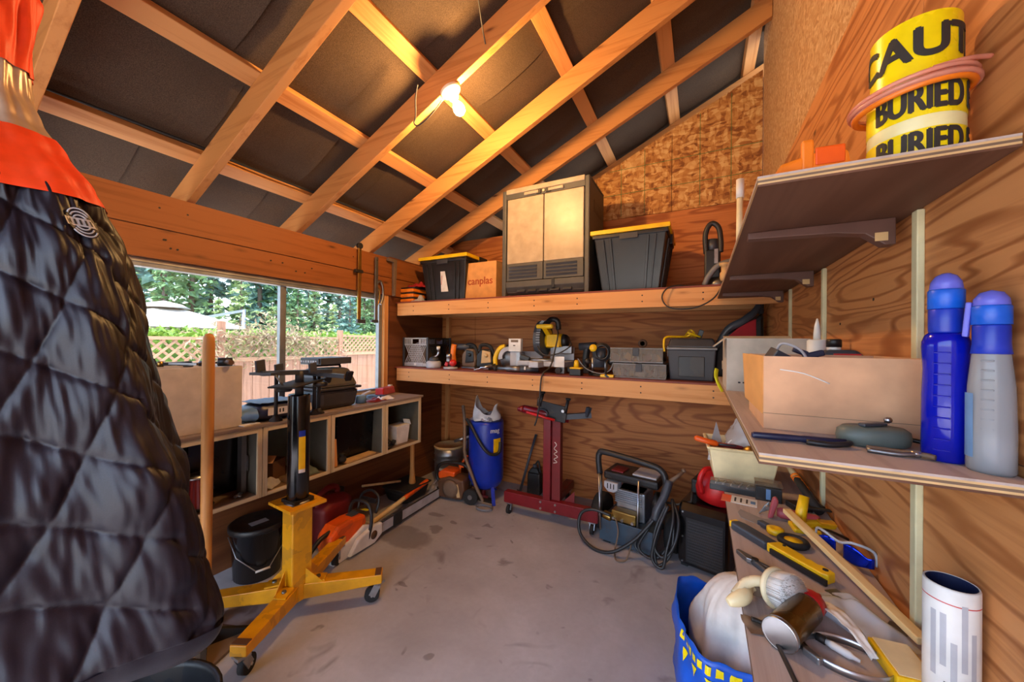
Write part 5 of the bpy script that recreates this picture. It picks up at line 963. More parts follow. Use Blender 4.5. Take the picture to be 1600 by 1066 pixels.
# ================================================================== RIGHT WALL, TOP SHELF
TZ = 1.6722
t = thing('caution_tape_roll', 'yellow roll of CAUTION BURIED warning tape on the top right shelf', 'tape', (.312, .845, TZ), 0)
def band(z0, z1, r, mat, nm):
    return pt(t, nm, mat, ('lathe', [(r, z0), (r, z1)], 48, {'cap': 0}))
pt(t, 'core', 'tapewhite', ('lathe', [(.030, .002), (.054, .002), (.0565, .004), (.0565, .128), (.055, .130), (.052, .132), (.052, .224), (.049, .227), (.03, .227)], 48))
band(.130, .2265, .0525, 'tapeyellow', 'upper_wrap'); band(.066, .122, .0570, 'tapeyellow', 'lower_wrap'); band(.004, .046, .0570, 'tapeyellow', 'lower_wrap')
text(t, 'print', 'CAUTION', .066, 'inkdark', (0, 0, .180), (0, 0, .66), bend=.0528, bold=.004, sx=.95)
text(t, 'print', 'BURIED E', .058, 'inkdark', (0, 0, .092), (0, 0, -.02), bend=.0573, bold=.003, sx=.56)
text(t, 'print', 'BURIED E', .050, 'inkdark', (0, 0, .023), (0, 0, -.02), bend=.0573, bold=.003, sx=.64)
t = thing('tubing_coil', 'coil of pinkish clear plastic tubing slipped around the tape roll', 'tubing', (.307, .845, TZ+.120), rot=(.05, -.10, 0))
P = [Vector(((.071+.0035*math.sin(a*.37))*math.cos(a), (.071+.0035*math.sin(a*.37))*math.sin(a), .0045*math.sin(a*.61)+.0022*(a/6.28-2))) for a in [i*PI/16 for i in range(160)]]
pt(t, 'coil', 'pink_tube', ('tube', P, .0036, 8)); pt(t, 'loose_end', 'pink_tube', ('tube', [(.0, -.072, .010), (.03, -.066, .012), (.055, -.05, .016), (.076, -.035, .018)], .0036, 8, {'k': 5})); pt(t, 'inner_ring', 'orange', ('tube', [(.068*math.cos(a), .068*math.sin(a), -.006) for a in [i*PI/16 for i in range(32)]], .005, 8, 1))
t = thing('orange_case', 'orange plastic carry case lying on the top right shelf beside the tape', 'case', (.165, .815, TZ), .1)
t.scale = (1, .8, 1.7)
pt(t, 'body', 'orange', ('prism', [(-.055, 0), (.055, 0), (.05, .022), (.02, .026), (-.045, .016)], -.03, .05), bev=.004); pt(t, 'hinge', 'orange', ('box', (-.015, -.033, .006), (.002, -.02, .037)), bev=.003); pt(t, 'clip', 'saworange', ('box', (.004, -.032, .010), (.045, -.028, .028)), bev=.002)
t = thing('pipe_stub', 'short white-capped pipe standing at the edge of the top right shelf', 'pipe', (.125, 1.62, TZ)); pt(t, 'pipe', 'ivory', ('cyl', (0, 0, 0), (.002, 0, .29), .011)); pt(t, 'cap', 'white', ('cyl', (.002, 0, .265), (.0025, 0, .335), .0135)); pt(t, 'base_clip', 'white', ('cyl', (0, 0, 0), (0, 0, .02), .015))
# ================================================================== RIGHT WALL, MIDDLE SHELF
MZ = 1.2052
def openbox(name, label, loc, rz, w, d, h, mat, cat='box'):
    t = thing(name, label, cat, loc, rz); k = .0035
    for L in (('box', (-w/2, -d/2, 0), (w/2, -d/2+k, h)), ('box', (-w/2, d/2-k, 0), (w/2, d/2, h)), ('box', (-w/2, -d/2+k, 0), (-w/2+k, d/2-k, h)), ('box', (w/2-k, -d/2+k, 0), (w/2, d/2-k, h))): pt(t, 'panel', mat, L)
    pt(t, 'bottom', mat, ('box', (-w/2+k, -d/2+k, 0), (w/2-k, d/2-k, k))); return t
t = openbox('cardboard_box', 'open brown cardboard box in front on the middle right shelf', (.246, 1.06, MZ), 0, .256, .26, .152, 'card')
pt(t, 'side_flap', 'cardorange', ('add', [(-.1285, -.128, .03), (-.150, -.02, .05), (-.155, -.02, .155), (-.1285, -.128, .153)], [(0, 1, 2, 3)]), solid=.003)
pt(t, 'glue_seam', 'mutebrown', ('box', (-.1284, -.1306, .032), (.128, -.1301, .0328))); pt(t, 'tape_crease', 'paper', ('tube', [(-.10, -.1305, .125), (-.06, -.1305, .118), (-.02, -.1305, .10)], .0012, 5, {'k': 4}))
t = openbox('cardboard_box', 'grey-white cardboard box behind the brown one on the middle right shelf', (.215, 1.76, MZ), 0, .255, .28, .20, 'cardgrey'); pt(t, 'flap', 'cardgrey', ('cb', (-.15, -.06, .185), (.055, .16, .003), (0, -.7, 0))); pt(t, 'flap', 'cardgrey', ('cb', (.0, .16, .205), (.25, .06, .003), (.3, 0, 0)))
for x in (-.03, -.015): pt(t, 'print', 'inkdark', ('box', (x-.06, -.1406, .03), (x-.052, -.1401, .036)))
t = thing('caulk_tube', 'white caulk cartridge with a pointed nozzle standing behind the brown box', 'caulk', (.315, 1.42, MZ)); pt(t, 'cartridge', 'white', ('lathe', [(.023, 0), (.025, .003), (.025, .19), (.02, .194), (0, .194)], 20)); pt(t, 'nozzle', 'white', ('lathe', [(.0095, .194), (.0095, .21), (.007, .235), (.002, .258), (0, .258)], 14))
t = thing('motor_oil_bottle', 'black oil bottle with a red label standing behind the brown box', 'bottle', (.328, 1.265, MZ)); pt(t, 'body', 'gunmetal', ('taper', 0, .145, (.095, .06), (.095, .06)), ('taper', .145, .165, (.095, .06), (.06, .045)), bev=.008); pt(t, 'label', 'red', ('box', (-.02, -.0312, .05), (.035, -.0302, .155))); pt(t, 'neck', 'white', ('cyl', (-.012, 0, .163), (-.012, 0, .172), .015)); pt(t, 'cap', 'black', ('lathe', [(.0165, .172), (.0165, .19), (.014, .193), (0, .193)], 18, (-.012, 0, 0)))
t = thing('power_adapter', 'dark power adapter with a looped grey cord on top of the brown box', 'adapter', (.165, 1.05, MZ+.0035)); pt(t, 'block', 'gunmetal', ('cb', (0, 0, .135), (.055, .04, .04), (.2, .5, .3)), bev=.003); pt(t, 'cord', 'lightgrey', ('tube', [(-.01, 0, .15), (.0, -.01, .175), (.025, -.02, .168), (.04, -.03, .15), (.045, -.03, .12)], .003, 6, {'k': 5})); pt(t, 'stand', 'darkgrey', ('box', (-.02, -.015, 0), (.02, .02, .118)))
t = thing('cable_clip', 'small dark blue clamp poking out of the brown box', 'clamp', (.235, 1.09, MZ+.0035)); pt(t, 'jaw', 'navy', ('cb', (0, 0, .15), (.04, .02, .014), (0, -.3, 0)), ('cb', (-.025, 0, .157), (.03, .018, .012), (0, .4, 0)), bev=.003); pt(t, 'stem', 'navy', ('box', (-.008, -.008, 0), (.008, .008, .148)))
# bottles
def ribs(t, n, z0, dz, y, w):
    for k in range(n): pt(t, 'grip_rib', 'blue_liquid' if t.name.startswith('cleaner') else 'frost', ('cb', (0, y, z0+k*dz), (w, .004, .0022), (0, 0, 0)), bev=.001)
t = thing('cleaner_bottle', 'tall bottle of dark blue liquid with a blue cap on the middle right shelf', 'bottle', (.337, .812, MZ), -.55)
t.scale = (.80, .80, 1)
pt(t, 'body', 'blue_liquid', ('lathe', [(.029, 0), (.0325, .004), (.032, .10), (.0305, .14), (.0325, .175), (.032, .183), (.028, .193), (.022, .198)], 32, {'sy': .9})); pt(t, 'collar', 'blue', ('lathe', [(.0225, .197), (.0235, .2), (.0235, .232), (.022, .234)], 28)); pt(t, 'cap', 'bagblue', ('lathe', [(.0245, .234), (.0245, .262), (.0225, .264)], 28)); pt(t, 'dome', 'violet_cap', ('lathe', [(.0225, .264), (.0205, .276), (.014, .285), (.006, .289), (0, .290)], 28))
ribs(t, 10, .018, .0165, -.0288, .022)
t = thing('spray_bottle', 'half-empty clear bottle with a blue trigger cap at the shelf corner', 'bottle', (.362, .765, MZ), -.6)
t.scale = (.74, .74, 1)
pt(t, 'body', 'frost', ('lathe', [(.028, 0), (.031, .004), (.031, .06), (.029, .12), (.024, .165), (.022, .172)], 32, {'sy': .9})); pt(t, 'liquid', 'lightgrey', ('lathe', [(.026, .004), (.029, .006), (.029, .055), (0, .055)], 28, {'sy': .88})); pt(t, 'label', 'dustyblue', ('grid', lambda u, v: (.0315*math.cos(-2.9+.75*u), .0315*.91*math.sin(-2.9+.75*u), .02+.09*v), 10, 6)); pt(t, 'collar', 'blue', ('lathe', [(.0255, .166), (.0235, .18), (.0235, .205), (.022, .207)], 28)); pt(t, 'cap', 'bagblue', ('lathe', [(.025, .207), (.025, .232), (.023, .234)], 28)); pt(t, 'dome', 'violet_cap', ('lathe', [(.023, .234), (.022, .243), (.015, .252), (0, .256)], 28)); pt(t, 'trigger', 'violet_cap', ('cb', (-.028, -.005, .215), (.008, .014, .05), (0, .1, 0)), bev=.002)
ribs(t, 8, .062, .0135, -.0255, .016)
t = thing('tape_measure_case', 'grey-green rounded tape case on the middle right shelf', 'tape measure', (.272, .872, MZ), .25)
pt(t, 'case', 'greygreen', ('lathe', [(.046, 0), (.052, .004), (.054, .014), (.052, .026), (.044, .032), (0, .033)], 32, {'sy': .62})); pt(t, 'crank', 'gunmetal', ('cb', (.0, -.0, .036), (.05, .012, .006), (0, 0, .4)), bev=.002); pt(t, 'ring', 'steel', ('ball', (.03, .012, .043), .006)); pt(t, 'strap', 'black', ('tube', [(.05, .01, .012), (.068, .0, .01), (.075, -.012, .006), (.06, -.025, .005)], .004, 6, {'k': 4}))
t = thing('marker_pens', 'black felt pens strapped together at the shelf edge beside the tape case', 'pens', (.145, .822, MZ+.007), .12)
pt(t, 'pen', 'navy', ('lathe', [(.0045, 0), (.006, .003), (.0066, .05), (.006, .075), (.0066, .08), (.006, .14), (0, .142)], 14, (-.06, 0, 0), (0, PI/2, 0))); pt(t, 'clip', 'black', ('tube', [(.02, -.012, -.002), (.05, -.02, -.002), (.075, -.014, .0), (.085, -.002, .0)], .005, 8, {'k': 4}))
t = thing('side_cutters', 'worn steel pliers lying at the foot of the blue bottle', 'pliers', (.300, .800, MZ+.004), -.25)
pt(t, 'handle', 'mutebrown', ('tube', [(-.055, .010, 0), (-.02, .012, 0), (0, .004, .002), (.02, -.004, .002)], .0042, 8, {'k': 4})); pt(t, 'handle', 'dullsteel', ('tube', [(-.055, -.008, 0), (-.02, -.008, 0), (0, .0, .002), (.025, .006, .002)], .0042, 8, {'k': 4})); pt(t, 'pivot', 'steel', ('cyl', (0, .002, -.002), (0, .002, .007), .006))
# ================================================================== BENCH BOARD
BZ = .8102
t = thing('cream_tub', 'cream plastic tub of odds and ends at the back of the bench', 'tub', (.15, 1.86, BZ), .06)
b = MB()
def tb(w, d, z): return [(-w/2, -d/2, z), (w/2, -d/2, z), (w/2, d/2, z), (-w/2, d/2, z)]
rings = [tb(.20, .20, 0), tb(.245, .24, .135), tb(.265, .26, .137), tb(.265, .26, .146), tb(.238, .233, .146), tb(.193, .193, .004)]
b.add([p for r in rings for p in r], [(3, 2, 1, 0)]+[(i*4+j, i*4+(j+1) % 4, (i+1)*4+(j+1) % 4, (i+1)*4+j) for i in range(5) for j in range(4)]+[(20, 21, 22, 23)])
b.build('shell', 'cream', t, .006)
one('plastic_bag', 'clear plastic bag of parts heaped in the cream tub', 'bag', 'poly_bag', (.17, 1.87, BZ+.03), ('grid', lambda u, v: ((.09*math.cos(6.283*u)*(1-.75*v**2)+.02*noise.noise((u*9, v*6, 2)))+.02*v, .085*math.sin(6.283*u)*(1-.75*v**2)+.02*noise.noise((u*9+3, v*6, 5)), .26*v**.8), 36, 14, {'cu': 1}))
one('torn_bag', 'pointed scrap of white plastic film sticking out of the cream tub', 'film', 'poly_bag', (.05, 1.86, BZ+.06), ('add', [(-.02, -.02, 0), (.035, -.02, 0), (.045, .0, .02), (.0, -.01, .09), (.012, -.012, .17), (.04, .01, .06), (-.015, -.015, .05)], [(0, 1, 3, 6), (1, 2, 5, 3), (3, 5, 4), (6, 3, 4)]), solid=.0015)
t = thing('orange_screwdriver', 'orange-handled tool laid over the left rim of the cream tub', 'screwdriver', (.06, 1.77, BZ+.150), .25); pt(t, 'handle', 'saworange', ('lathe', [(.006, 0), (.012, .008), (.011, .06), (.014, .085), (.007, .095)], 14, (-.085, 0, .022), (0, 1.82, 0))); pt(t, 'shaft', 'gunmetal', ('cyl', (.005, 0, 0), (.08, .01, -.006), .004, {'n': 8}))
for i, (nm, lb, c, x, y, L) in enumerate((('red_file', 'dark red handle lying across the cream tub', 'darkred', .13, 1.79, ('cyl', (-.07, 0, .145), (.09, .03, .135), .009)), ('tape_ring', 'white tape ring sticking up in the cream tub', 'white', .135, 1.82, ('tube', [(.03*math.cos(a), 0, .135+.03*math.sin(a)) for a in [k*PI/10 for k in range(20)]], .004, 6, 1)), ('white_stick', 'flat white plastic stick leaning on the right rim of the cream tub', 'white', .222, 1.765, ('cb', (0, 0, .145), (.022, .004, .08), (0, .25, 0))), ('brass_part', 'dull brass part in the cream tub', 'brass', .19, 1.80, ('ball', (0, 0, .12), (.04, .03, .035))))):
    one(nm, lb, nm.split('_')[1], c, (x, y, BZ), L)
t = thing('drill_bit_case', 'long black and clear plastic case lying in front of the cream tub', 'case', (.165, 1.66, BZ), -.06)
pt(t, 'base', 'black', ('box', (-.13, -.025, 0), (.09, .03, .022)), bev=.003); pt(t, 'clear_lid', 'clear_plastic', ('box', (-.128, -.023, .022), (.02, .028, .034)))
pt(t, 'end_block', 'black', ('box', (.02, -.045, 0), (.10, .02, .050)), bev=.003); pt(t, 'print', 'dustyblue', ('box', (.052, -.0462, .008), (.066, -.045, .045))); pt(t, 'lid_film', 'clear_plastic', ('box', (.02, -.03, .0505), (.105, .05, .053)))
for k in range(5): pt(t, 'bit', 'steel', ('cyl', (-.11+k*.026, -.015, .026), (-.10+k*.026, .022, .027), .003, {'n': 8}))
t = thing('instruction_card', 'orange and white printed card lying on the bench', 'card', (.128, 1.575, BZ), -.12); pt(t, 'sheet', 'white', ('box', (-.025, -.035, .0), (.055, .035, .0015))); pt(t, 'orange_end', 'saworange', ('box', (-.055, -.035, 0), (-.025, .035, .0015)))
for k in range(3): pt(t, 'print', 'inkdark', ('box', (-.015+k*.018, -.02, .0015), (-.009+k*.018, .02, .0019)))
pt(t, 'print', 'dustyblue', ('box', (.035, -.015, .0015), (.05, .012, .0019)))
t = thing('pink_clamp', 'red and pink handled hand clamp on the bench', 'clamp', (.235, 1.47, BZ), -.12)
pt(t, 'handle', 'pinkred', ('lathe', [(.012, 0), (.017, .01), (.016, .10), (.012, .11), (0, .11)], 16, (-.01, .0, .022), (0, PI/2, .0))); pt(t, 'jaw', 'pinkred', ('prism', [(-.035, 0), (-.02, .005), (-.005, .06), (-.012, .075), (-.022, .07)], -.02, .0), bev=.005); pt(t, 'plate', 'dullsteel', ('prism', [(-.06, .0), (-.03, .02), (-.03, .05), (-.045, .03)], .005, .012), bev=.002); pt(t, 'pivot', 'steel', ('cyl', (-.035, -.005, .03), (-.035, .02, .03), .006))
one('grey_card', 'grey torn sheet of card lying on the bench under the tools', 'card', 'stone', (.20, 1.40, BZ), ('prism', [(-.085, .06), (-.075, .09), (-.02, .045), (.03, .05), (.09, .08), (.12, .0), (.03, -.05), (-.08, .02)], 0, .002, 'xy'))
one('black_strap_tool', 'black angled bracket near the wall on the bench', 'bracket', 'black', (.325, 1.60, BZ), ('cb', (0, 0, .012), (.10, .05, .02), (0, 0, .4)), ('cb', (.01, -.05, .026), (.10, .02, .006), (0, 0, .1)), bev=.003)
t = thing('striped_hammer', 'hammer shaft with an orange striped grip leaning by the wall', 'hammer', (.335, 1.66, BZ+.02), rot=(0, 0, 0))
pt(t, 'shaft', 'tan', ('cyl', (-.03, .17, .085), (-.01, .07, .045), .010)); pt(t, 'neck', 'black', ('cyl', (-.045, .25, .12), (-.03, .17, .085), .012)); pt(t, 'grip', 'rubber', ('cyl', (-.01, .07, .045), (.02, -.10, -.005), .013, .014))
for k in range(5): pt(t, 'stripe', 'orange', ('cyl', (-.013+.004*k, .085-.016*k, .050-.006*k), (-.011+.004*k, .077-.016*k, .047-.006*k), .0145))
t = thing('utility_knife', 'large black and yellow folding saw knife across the bench', 'knife', (.19, 1.225, BZ), math.radians(-49))
pt(t, 'grip', 'gunmetal', ('prism', [(-.145, -.012), (-.135, -.019), (-.02, -.022), (-.01, .018), (-.12, .02), (-.14, .014)], .0, .024, 'xy'), bev=.006); pt(t, 'body', 'yellow', ('prism', [(-.015, -.021), (.125, -.016), (.135, -.008), (.132, .018), (.10, .020), (.095, .014), (.075, .016), (.07, .010), (.055, .018), (-.01, .0185)], .002, .026, 'xy'), bev=.003); pt(t, 'end_clip', 'yellow', ('box', (-.15, -.012, .004), (-.142, .014, .022)), bev=.001); pt(t, 'rivet', 'iron', ('cyl', (.01, .010, .024), (.01, .010, .0275), .004)); pt(t, 'rivet', 'iron', ('cyl', (.118, .006, .024), (.118, .006, .0275), .006)); pt(t, 'blade_back', 'black', ('prism', [(.0, -.028), (.14, -.024), (.14, -.018), (0, -.022)], .004, .018, 'xy'))
t = thing('yellow_trigger_clamp', 'yellow plastic spring clamp standing among the tools', 'clamp', (.275, 1.385, BZ), .1)
pt(t, 'handle', 'yellow', ('cyl', (.0, .03, .01), (.02, .05, .10), .016, .013)); pt(t, 'wing', 'yellow', ('cb', (.05, .04, .022), (.09, .022, .022), (0, -.1, .1)), bev=.005); pt(t, 'tab', 'paintyellow', ('cb', (.07, .03, .034), (.04, .03, .008)), bev=.002); pt(t, 'base', 'yellow', ('box', (-.02, .0, 0), (.05, .06, .014)), bev=.004)
t = thing('round_clamp', 'black and yellow twist clamp lying next to the knife', 'clamp', (.238, 1.30, BZ), -.5)
pt(t, 'ring', 'rubber', ('tube', [(.03*math.cos(a), .03*math.sin(a), .010) for a in [k*PI/12 for k in range(24)]], .009, 8, 1)); pt(t, 'pad', 'yellow', ('lathe', [(.022, .004), (.022, .014), (0, .016)], 20)); pt(t, 'knob', 'yellow', ('lathe', [(.020, 0), (.022, .004), (.022, .016), (.012, .018), (.0, .014)], 20, (-.052, .02, .004))); pt(t, 'jaw', 'gunmetal', ('cb', (-.085, .035, .012), (.04, .02, .014), (0, 0, -.4)), bev=.003)
one('wooden_stick', 'long square pale wooden stick laid across the tools on the bench', 'stick', 'dowel', (.307, 1.19, BZ+.036), ('cb', (0, 0, 0), (.49, .022, .014), (0, .05, 0)), rz=math.radians(-75), bev=.002)
t = thing('sunglasses', 'wraparound sunglasses with blue mirrored lenses by the wall', 'sunglasses', (.330, 1.255, BZ+.014), -.75)
t.scale = (1.05, 1.05, 1.3)
def lens(s):
    return ('grid', lambda u, v: (s*(.008+.056*u), -.004-.010*math.sin(PI*u*.5)+.02*u*u, .004+.034*(v-.12*math.sin(PI*u))*(.55+.45*math.sin(PI*min(1, u+.18)))), 12, 8)
MT['mirror'] = plain('mirror', '#1230c8', .06, .75, .5, 30); pt(t, 'lens', 'mirror', lens(1), solid=.002); pt(t, 'lens', 'mirror', lens(-1), solid=.002)
pt(t, 'frame', 'lightgrey', ('tube', [(-.064, .014, .008), (-.06, .012, .034), (-.03, -.01, .042), (0, -.006, .032), (.03, -.01, .042), (.06, .012, .034), (.064, .014, .008)], .0028, 8, {'k': 5})); pt(t, 'temple_arm', 'black', ('tube', [(.064, .014, .03), (.068, .06, .022), (.064, .11, .004), (.06, .13, -.004)], .003, 8, {'k': 5})); pt(t, 'temple_arm', 'black', ('tube', [(-.064, .014, .03), (-.062, .06, .022), (-.056, .11, .004), (-.052, .13, -.004)], .003, 8, {'k': 5}))
t = thing('pliers', 'long dark steel pliers lying flat between knife and brush', 'pliers', (.165, 1.09, BZ), math.radians(-48)); pt(t, 'jaws', 'dullsteel', ('prism', [(-.11, -.004), (-.07, -.012), (-.05, 0), (-.07, .012), (-.11, .005)], .002, .014, 'xy'), bev=.002); pt(t, 'handle', 'gunmetal', ('tube', [(-.06, .0, .008), (0, .012, .008), (.05, .014, .008), (.10, .006, .008)], .008, 8, {'k': 4})); pt(t, 'handle', 'gunmetal', ('tube', [(-.06, 0, .008), (0, -.010, .008), (.05, -.014, .008), (.10, -.010, .008)], .008, 8, {'k': 4})); pt(t, 'pivot', 'iron', ('cyl', (-.055, 0, .004), (-.055, 0, .018), .008))
t = thing('scrub_brush', 'round white-bristled scrub brush lying on its side', 'brush', (.146, .972, BZ+.043), rot=(PI/2-.25, 0, .75))
pt(t, 'disc', 'ivory', ('lathe', [(.040, 0), (.042, .004), (.040, .011), (0, .011)], 32)); pt(t, 'handle', 'ivory', ('tube', [(0, 0, .004), (-.02, .01, -.016), (-.045, .005, -.03), (-.075, -.015, -.034)], .011, 10, {'k': 4}))
rr = random.Random(2); br = []
for k in range(520):
    a = rr.random()*6.283; r = .037*rr.random()**.5; x, y = r*math.cos(a), r*math.sin(a); e = 1.08; q = .0011
    br += [(x-q, y, -.0), (x+q, y, 0), (x*e+q, y*e, -.034), (x-q, y, 0), (x*e+q, y*e, -.034), (x*e-q, y*e, -.034)]
o = pt(t, 'bristles', 'paper', ('tris', [(x, y, .011-z) for x, y, z in br])); o['kind'] = 'stuff'
pt(t, 'bristle_core', 'white', ('lathe', [(.036, .011), (.038, .042), (0, .043)], 28))
t = thing('rag_bundle', 'twisted cream rag with a dark plug at the bench edge', 'rag', (.098, .968, BZ+.02), .9); pt(t, 'cloth', 'cream', ('tube', [(-.06, .006, -.01), (-.03, -.004, .0), (.0, .004, .002), (.025, .0, .002)], lambda q: .006+.011*math.sin(PI*min(1, q*1.1+.05)), 12, {'k': 5})); pt(t, 'plug', 'mutebrown', ('cyl', (.018, 0, .0), (.04, .004, .002), .014))
t = thing('spray_can', 'bronze spray can with a red cap lying on its side', 'spray can', (.168, .900, BZ+.030), rot=(-PI/2, 0, math.radians(-29)))
pt(t, 'can', 'bronze', ('lathe', [(0, .016), (.012, .014), (.021, .008), (.0265, -.001), (.029, .004), (.0285, .028), (.0285, .125), (.024, .135), (.018, .14), (0, .14)], 32)); pt(t, 'base', 'steel', ('lathe', [(.0268, -.002), (.0292, -.003), (.030, .0), (.030, .006), (.0285, .007)], 32, {'cap': 0})); pt(t, 'dome', 'steel', ('lathe', [(.0268, -.002), (.022, .005), (.012, .011), (0, .013)], 32)); pt(t, 'cap', 'red', ('lathe', [(.0245, .135), (.0255, .14), (.0255, .158), (.018, .166), (0, .167)], 28)); pt(t, 'nozzle', 'pinkred', ('cyl', (.006, -.01, .164), (.006, -.01, .176), .006)); pt(t, 'label', 'labelwhite', ('grid', lambda u, v: (.0288*math.cos(1.9+1.0*u), .0288*math.sin(1.9+1.0*u), .05+.075*v), 10, 2)); pt(t, 'print', 'brown', ('grid', lambda u, v: (.0289*math.cos(.9+.55*u), .0289*math.sin(.9+.55*u), .07+.045*v), 8, 2)); pt(t, 'print', 'white', ('grid', lambda u, v: (.0289*math.cos(.9+.55*u), .0289*math.sin(.9+.55*u), .045+.012*v), 8, 2))
for o in t.children: o.matrix_parent_inverse = Matrix.Translation((0, 0, -.07)); 
one('blister_pack', 'crumpled pale plastic packaging by the spray can', 'packaging', 'poly_white', (.288, 1.00, BZ), rag(7.7, .11, .17, .03, 24, .02), rz=.5)
one('paper_strip', 'torn strip of white paper over the clear packaging', 'paper', 'paper', (.250, .94, BZ+.004), ('grid', lambda u, v: ((u-.5)*.035*(1.2-.8*v), (v-.5)*-.15, .022*math.sin(v*3)+.006*noise.noise((u*4, v*9, 1))+.012), 8, 14), rz=.35, solid=.001)
t = thing('spark_plug', 'small white and black spark plug on the bench near the hose clamp', 'spark plug', (.215, .895, BZ+.008), -.6); pt(t, 'insulator', 'white', ('lathe', [(.005, 0), (.007, .01), (.007, .035), (.004, .04), (.003, .05), (0, .05)], 12, (0, 0, 0), (0, PI/2, 0))); pt(t, 'terminal', 'iron', ('cyl', (-.015, 0, 0), (.0, 0, 0), .0075, {'n': 6}))
t = thing('hose_clamp', 'large shiny steel hose clamp ring lying at the front of the bench', 'hose clamp', (.238, .868, BZ+.008))
pt(t, 'band', 'steel', ('grid', lambda u, v: (.062*math.cos(6.283*u), .045*math.sin(6.283*u), -.006+.014*v), 56, 2, {'cu': 1}), solid=.0012); pt(t, 'screw_housing', 'galv', ('cb', (-.055, -.028, .002), (.03, .012, .014), (0, 0, -.8)), bev=.003); pt(t, 'screw', 'dullsteel', ('cyl', (-.068, -.012, .003), (-.05, -.034, .003), .0055, {'n': 8}))
t = thing('yellow_packet', 'yellow cardboard packet lying beside the white tube', 'packet', (.318, .885, BZ), .12); pt(t, 'box', 'yellow', ('box', (-.03, -.045, 0), (.03, .045, .022)), bev=.002); pt(t, 'flap', 'cream', ('cb', (0, .0, .0235), (.05, .08, .002), (.04, 0, 0)))
t = thing('adhesive_tube', 'wide white printed cardboard tube standing at the front of the bench', 'tube', (.3525, .832, BZ))
pt(t, 'tube', 'white', ('lathe', [(.0295, 0), (.0305, .002), (.0305, .197), (.0295, .2), (.0275, .2), (.0275, .13), (0, .13)], 36)); pt(t, 'red_line', 'red', ('lathe', [(.0307, .176), (.0307, .1775)], 36, {'cap': 0})); pt(t, 'lining', 'navy', ('lathe', [(.0274, .132), (.0274, .1995)], 30, {'cap': 0}))
for k in range(5): pt(t, 'print', 'lightgrey', ('grid', lambda u, v, k=k: (.0308*math.cos(-2.7+.36*k+.22*u), .0308*math.sin(-2.7+.36*k+.22*u), .06+.02*(k % 2)+(.10-.02*(k % 3))*v), 5, 2))
pt(t, 'barcode', 'inkdark', ('grid', lambda u, v: (.0309*math.cos(-2.2+.12*u), .0309*math.sin(-2.2+.12*u), .045+.012*v), 4, 2))
one('iron_rod', 'bent thin iron rod hanging over the front corner of the bench', 'rod', 'iron', (.125, .86, BZ+.006), ('tube', [(-.03, .03, .006), (-.012, .03, .004), (0, .02, .002), (.012, -.05, .002), (.022, -.11, .0), (.026, -.14, .0), (.028, -.165, -.01), (.03, -.18, -.08)], .0042, 8, {'k': 5}))
one('dirty_rag', 'brown oily scrap of rag at the bench corner by the iron rod', 'rag', 'mutebrown', (.125, .90, BZ), rag(11.3, .09, .05, .012, 18, .012), rz=.3)
for i, (x, y, rz, lb) in enumerate(((.30, 1.06, .6, 'grey scraper blade lying under the wooden stick'), (.34, .985, -.5, 'short steel ruler piece against the wall near the packaging'))):
    one('steel_blade', lb, 'blade', 'dullsteel', (x, y, BZ), ('cb', (0, 0, .0015), (.03, .10, .002)), rz=rz)
one('thin_batten', 'thin strip of wood lying along the wall under the sunglasses', 'strip', 'tan', (.356, 1.16, BZ+.006), ('cb', (0, 0, 0), (.26, .010, .008), (0, 0, 0)), rz=math.radians(-83))
# ---- under the bench
t = thing('red_jug', 'bright red plastic jug tipped on top of the black portable unit', 'jug', (.09, 2.62, .404), rot=(.05, .10, .3))
t.scale = (1.1, 1.1, 1.05)
pt(t, 'body', 'red', ('lathe', [(.08, 0), (.10, .01), (.112, .06), (.105, .12), (.075, .17), (.045, .20), (.035, .215), (.035, .235), (0, .235)], 28)); pt(t, 'handle', 'red', ('tube', [(-.04, -.03, .20), (-.10, -.06, .20), (-.125, -.075, .14), (-.10, -.06, .06)], .014, 8, {'k': 4}))
t = thing('red_jug', 'red plastic jug standing on the floor under the bench, beside the blue bag', 'jug', (.20, 2.02, 0)); pt(t, 'body', 'red', ('lathe', [(.10, 0), (.105, .006), (.10, .10), (.085, .20), (.06, .26), (.03, .28), (.028, .30), (0, .30)], 28)); pt(t, 'cap', 'black', ('cyl', (0, 0, .30), (0, 0, .32), .032)); pt(t, 'handle', 'red', ('tube', [(-.02, .03, .28), (-.02, .10, .29), (-.02, .12, .2), (-.02, .10, .12)], .012, 8, {'k': 4}))
# blue shopping bag
t = thing('shopping_bag', 'blue woven plastic shopping bag with yellow print under the bench', 'bag', (.125, 1.60, 0), .15)
def bagw(u, v, r=0):
    a = 2*PI*u; c, s = math.cos(a), math.sin(a); k = math.copysign(abs(c)**.55, c); m = math.copysign(abs(s)**.55, s)
    w = (1.08+.10*math.sin(v*2.6))*(1-r); q = .018*noise.noise((k*3, m*3, v*3))+.006*noise.noise((k*11, m*11, v*9))
    return ((.175*w+q)*k, (.20*w+q)*m, .34*v*(1-.06*k)+(.03*noise.noise((k*2.2, m*2.2, 7)) if v > .95 else 0))
pt(t, 'bag_wall', 'bagblue', ('grid', bagw, 64, 18, {'cu': 1}), solid=.002); pt(t, 'bag_bottom', 'bagblue', ('box', (-.15, -.17, .001), (.15, .17, .004)))
for k in range(9):
    u0 = .53+.028*k
    pt(t, 'yellow_print', 'tapeyellow', ('grid', lambda u, v, u0=u0: Vector(bagw(u0+.017*u, .86+.07*v))*1.012, 4, 4))
for k in range(4):
    u0 = .55+.06*k; pt(t, 'yellow_triangle', 'tapeyellow', ('grid', lambda u, v, u0=u0: Vector(bagw(u0+.028*(u*(1-v)+.5*v), .82-.10*v))*1.012, 3, 6))
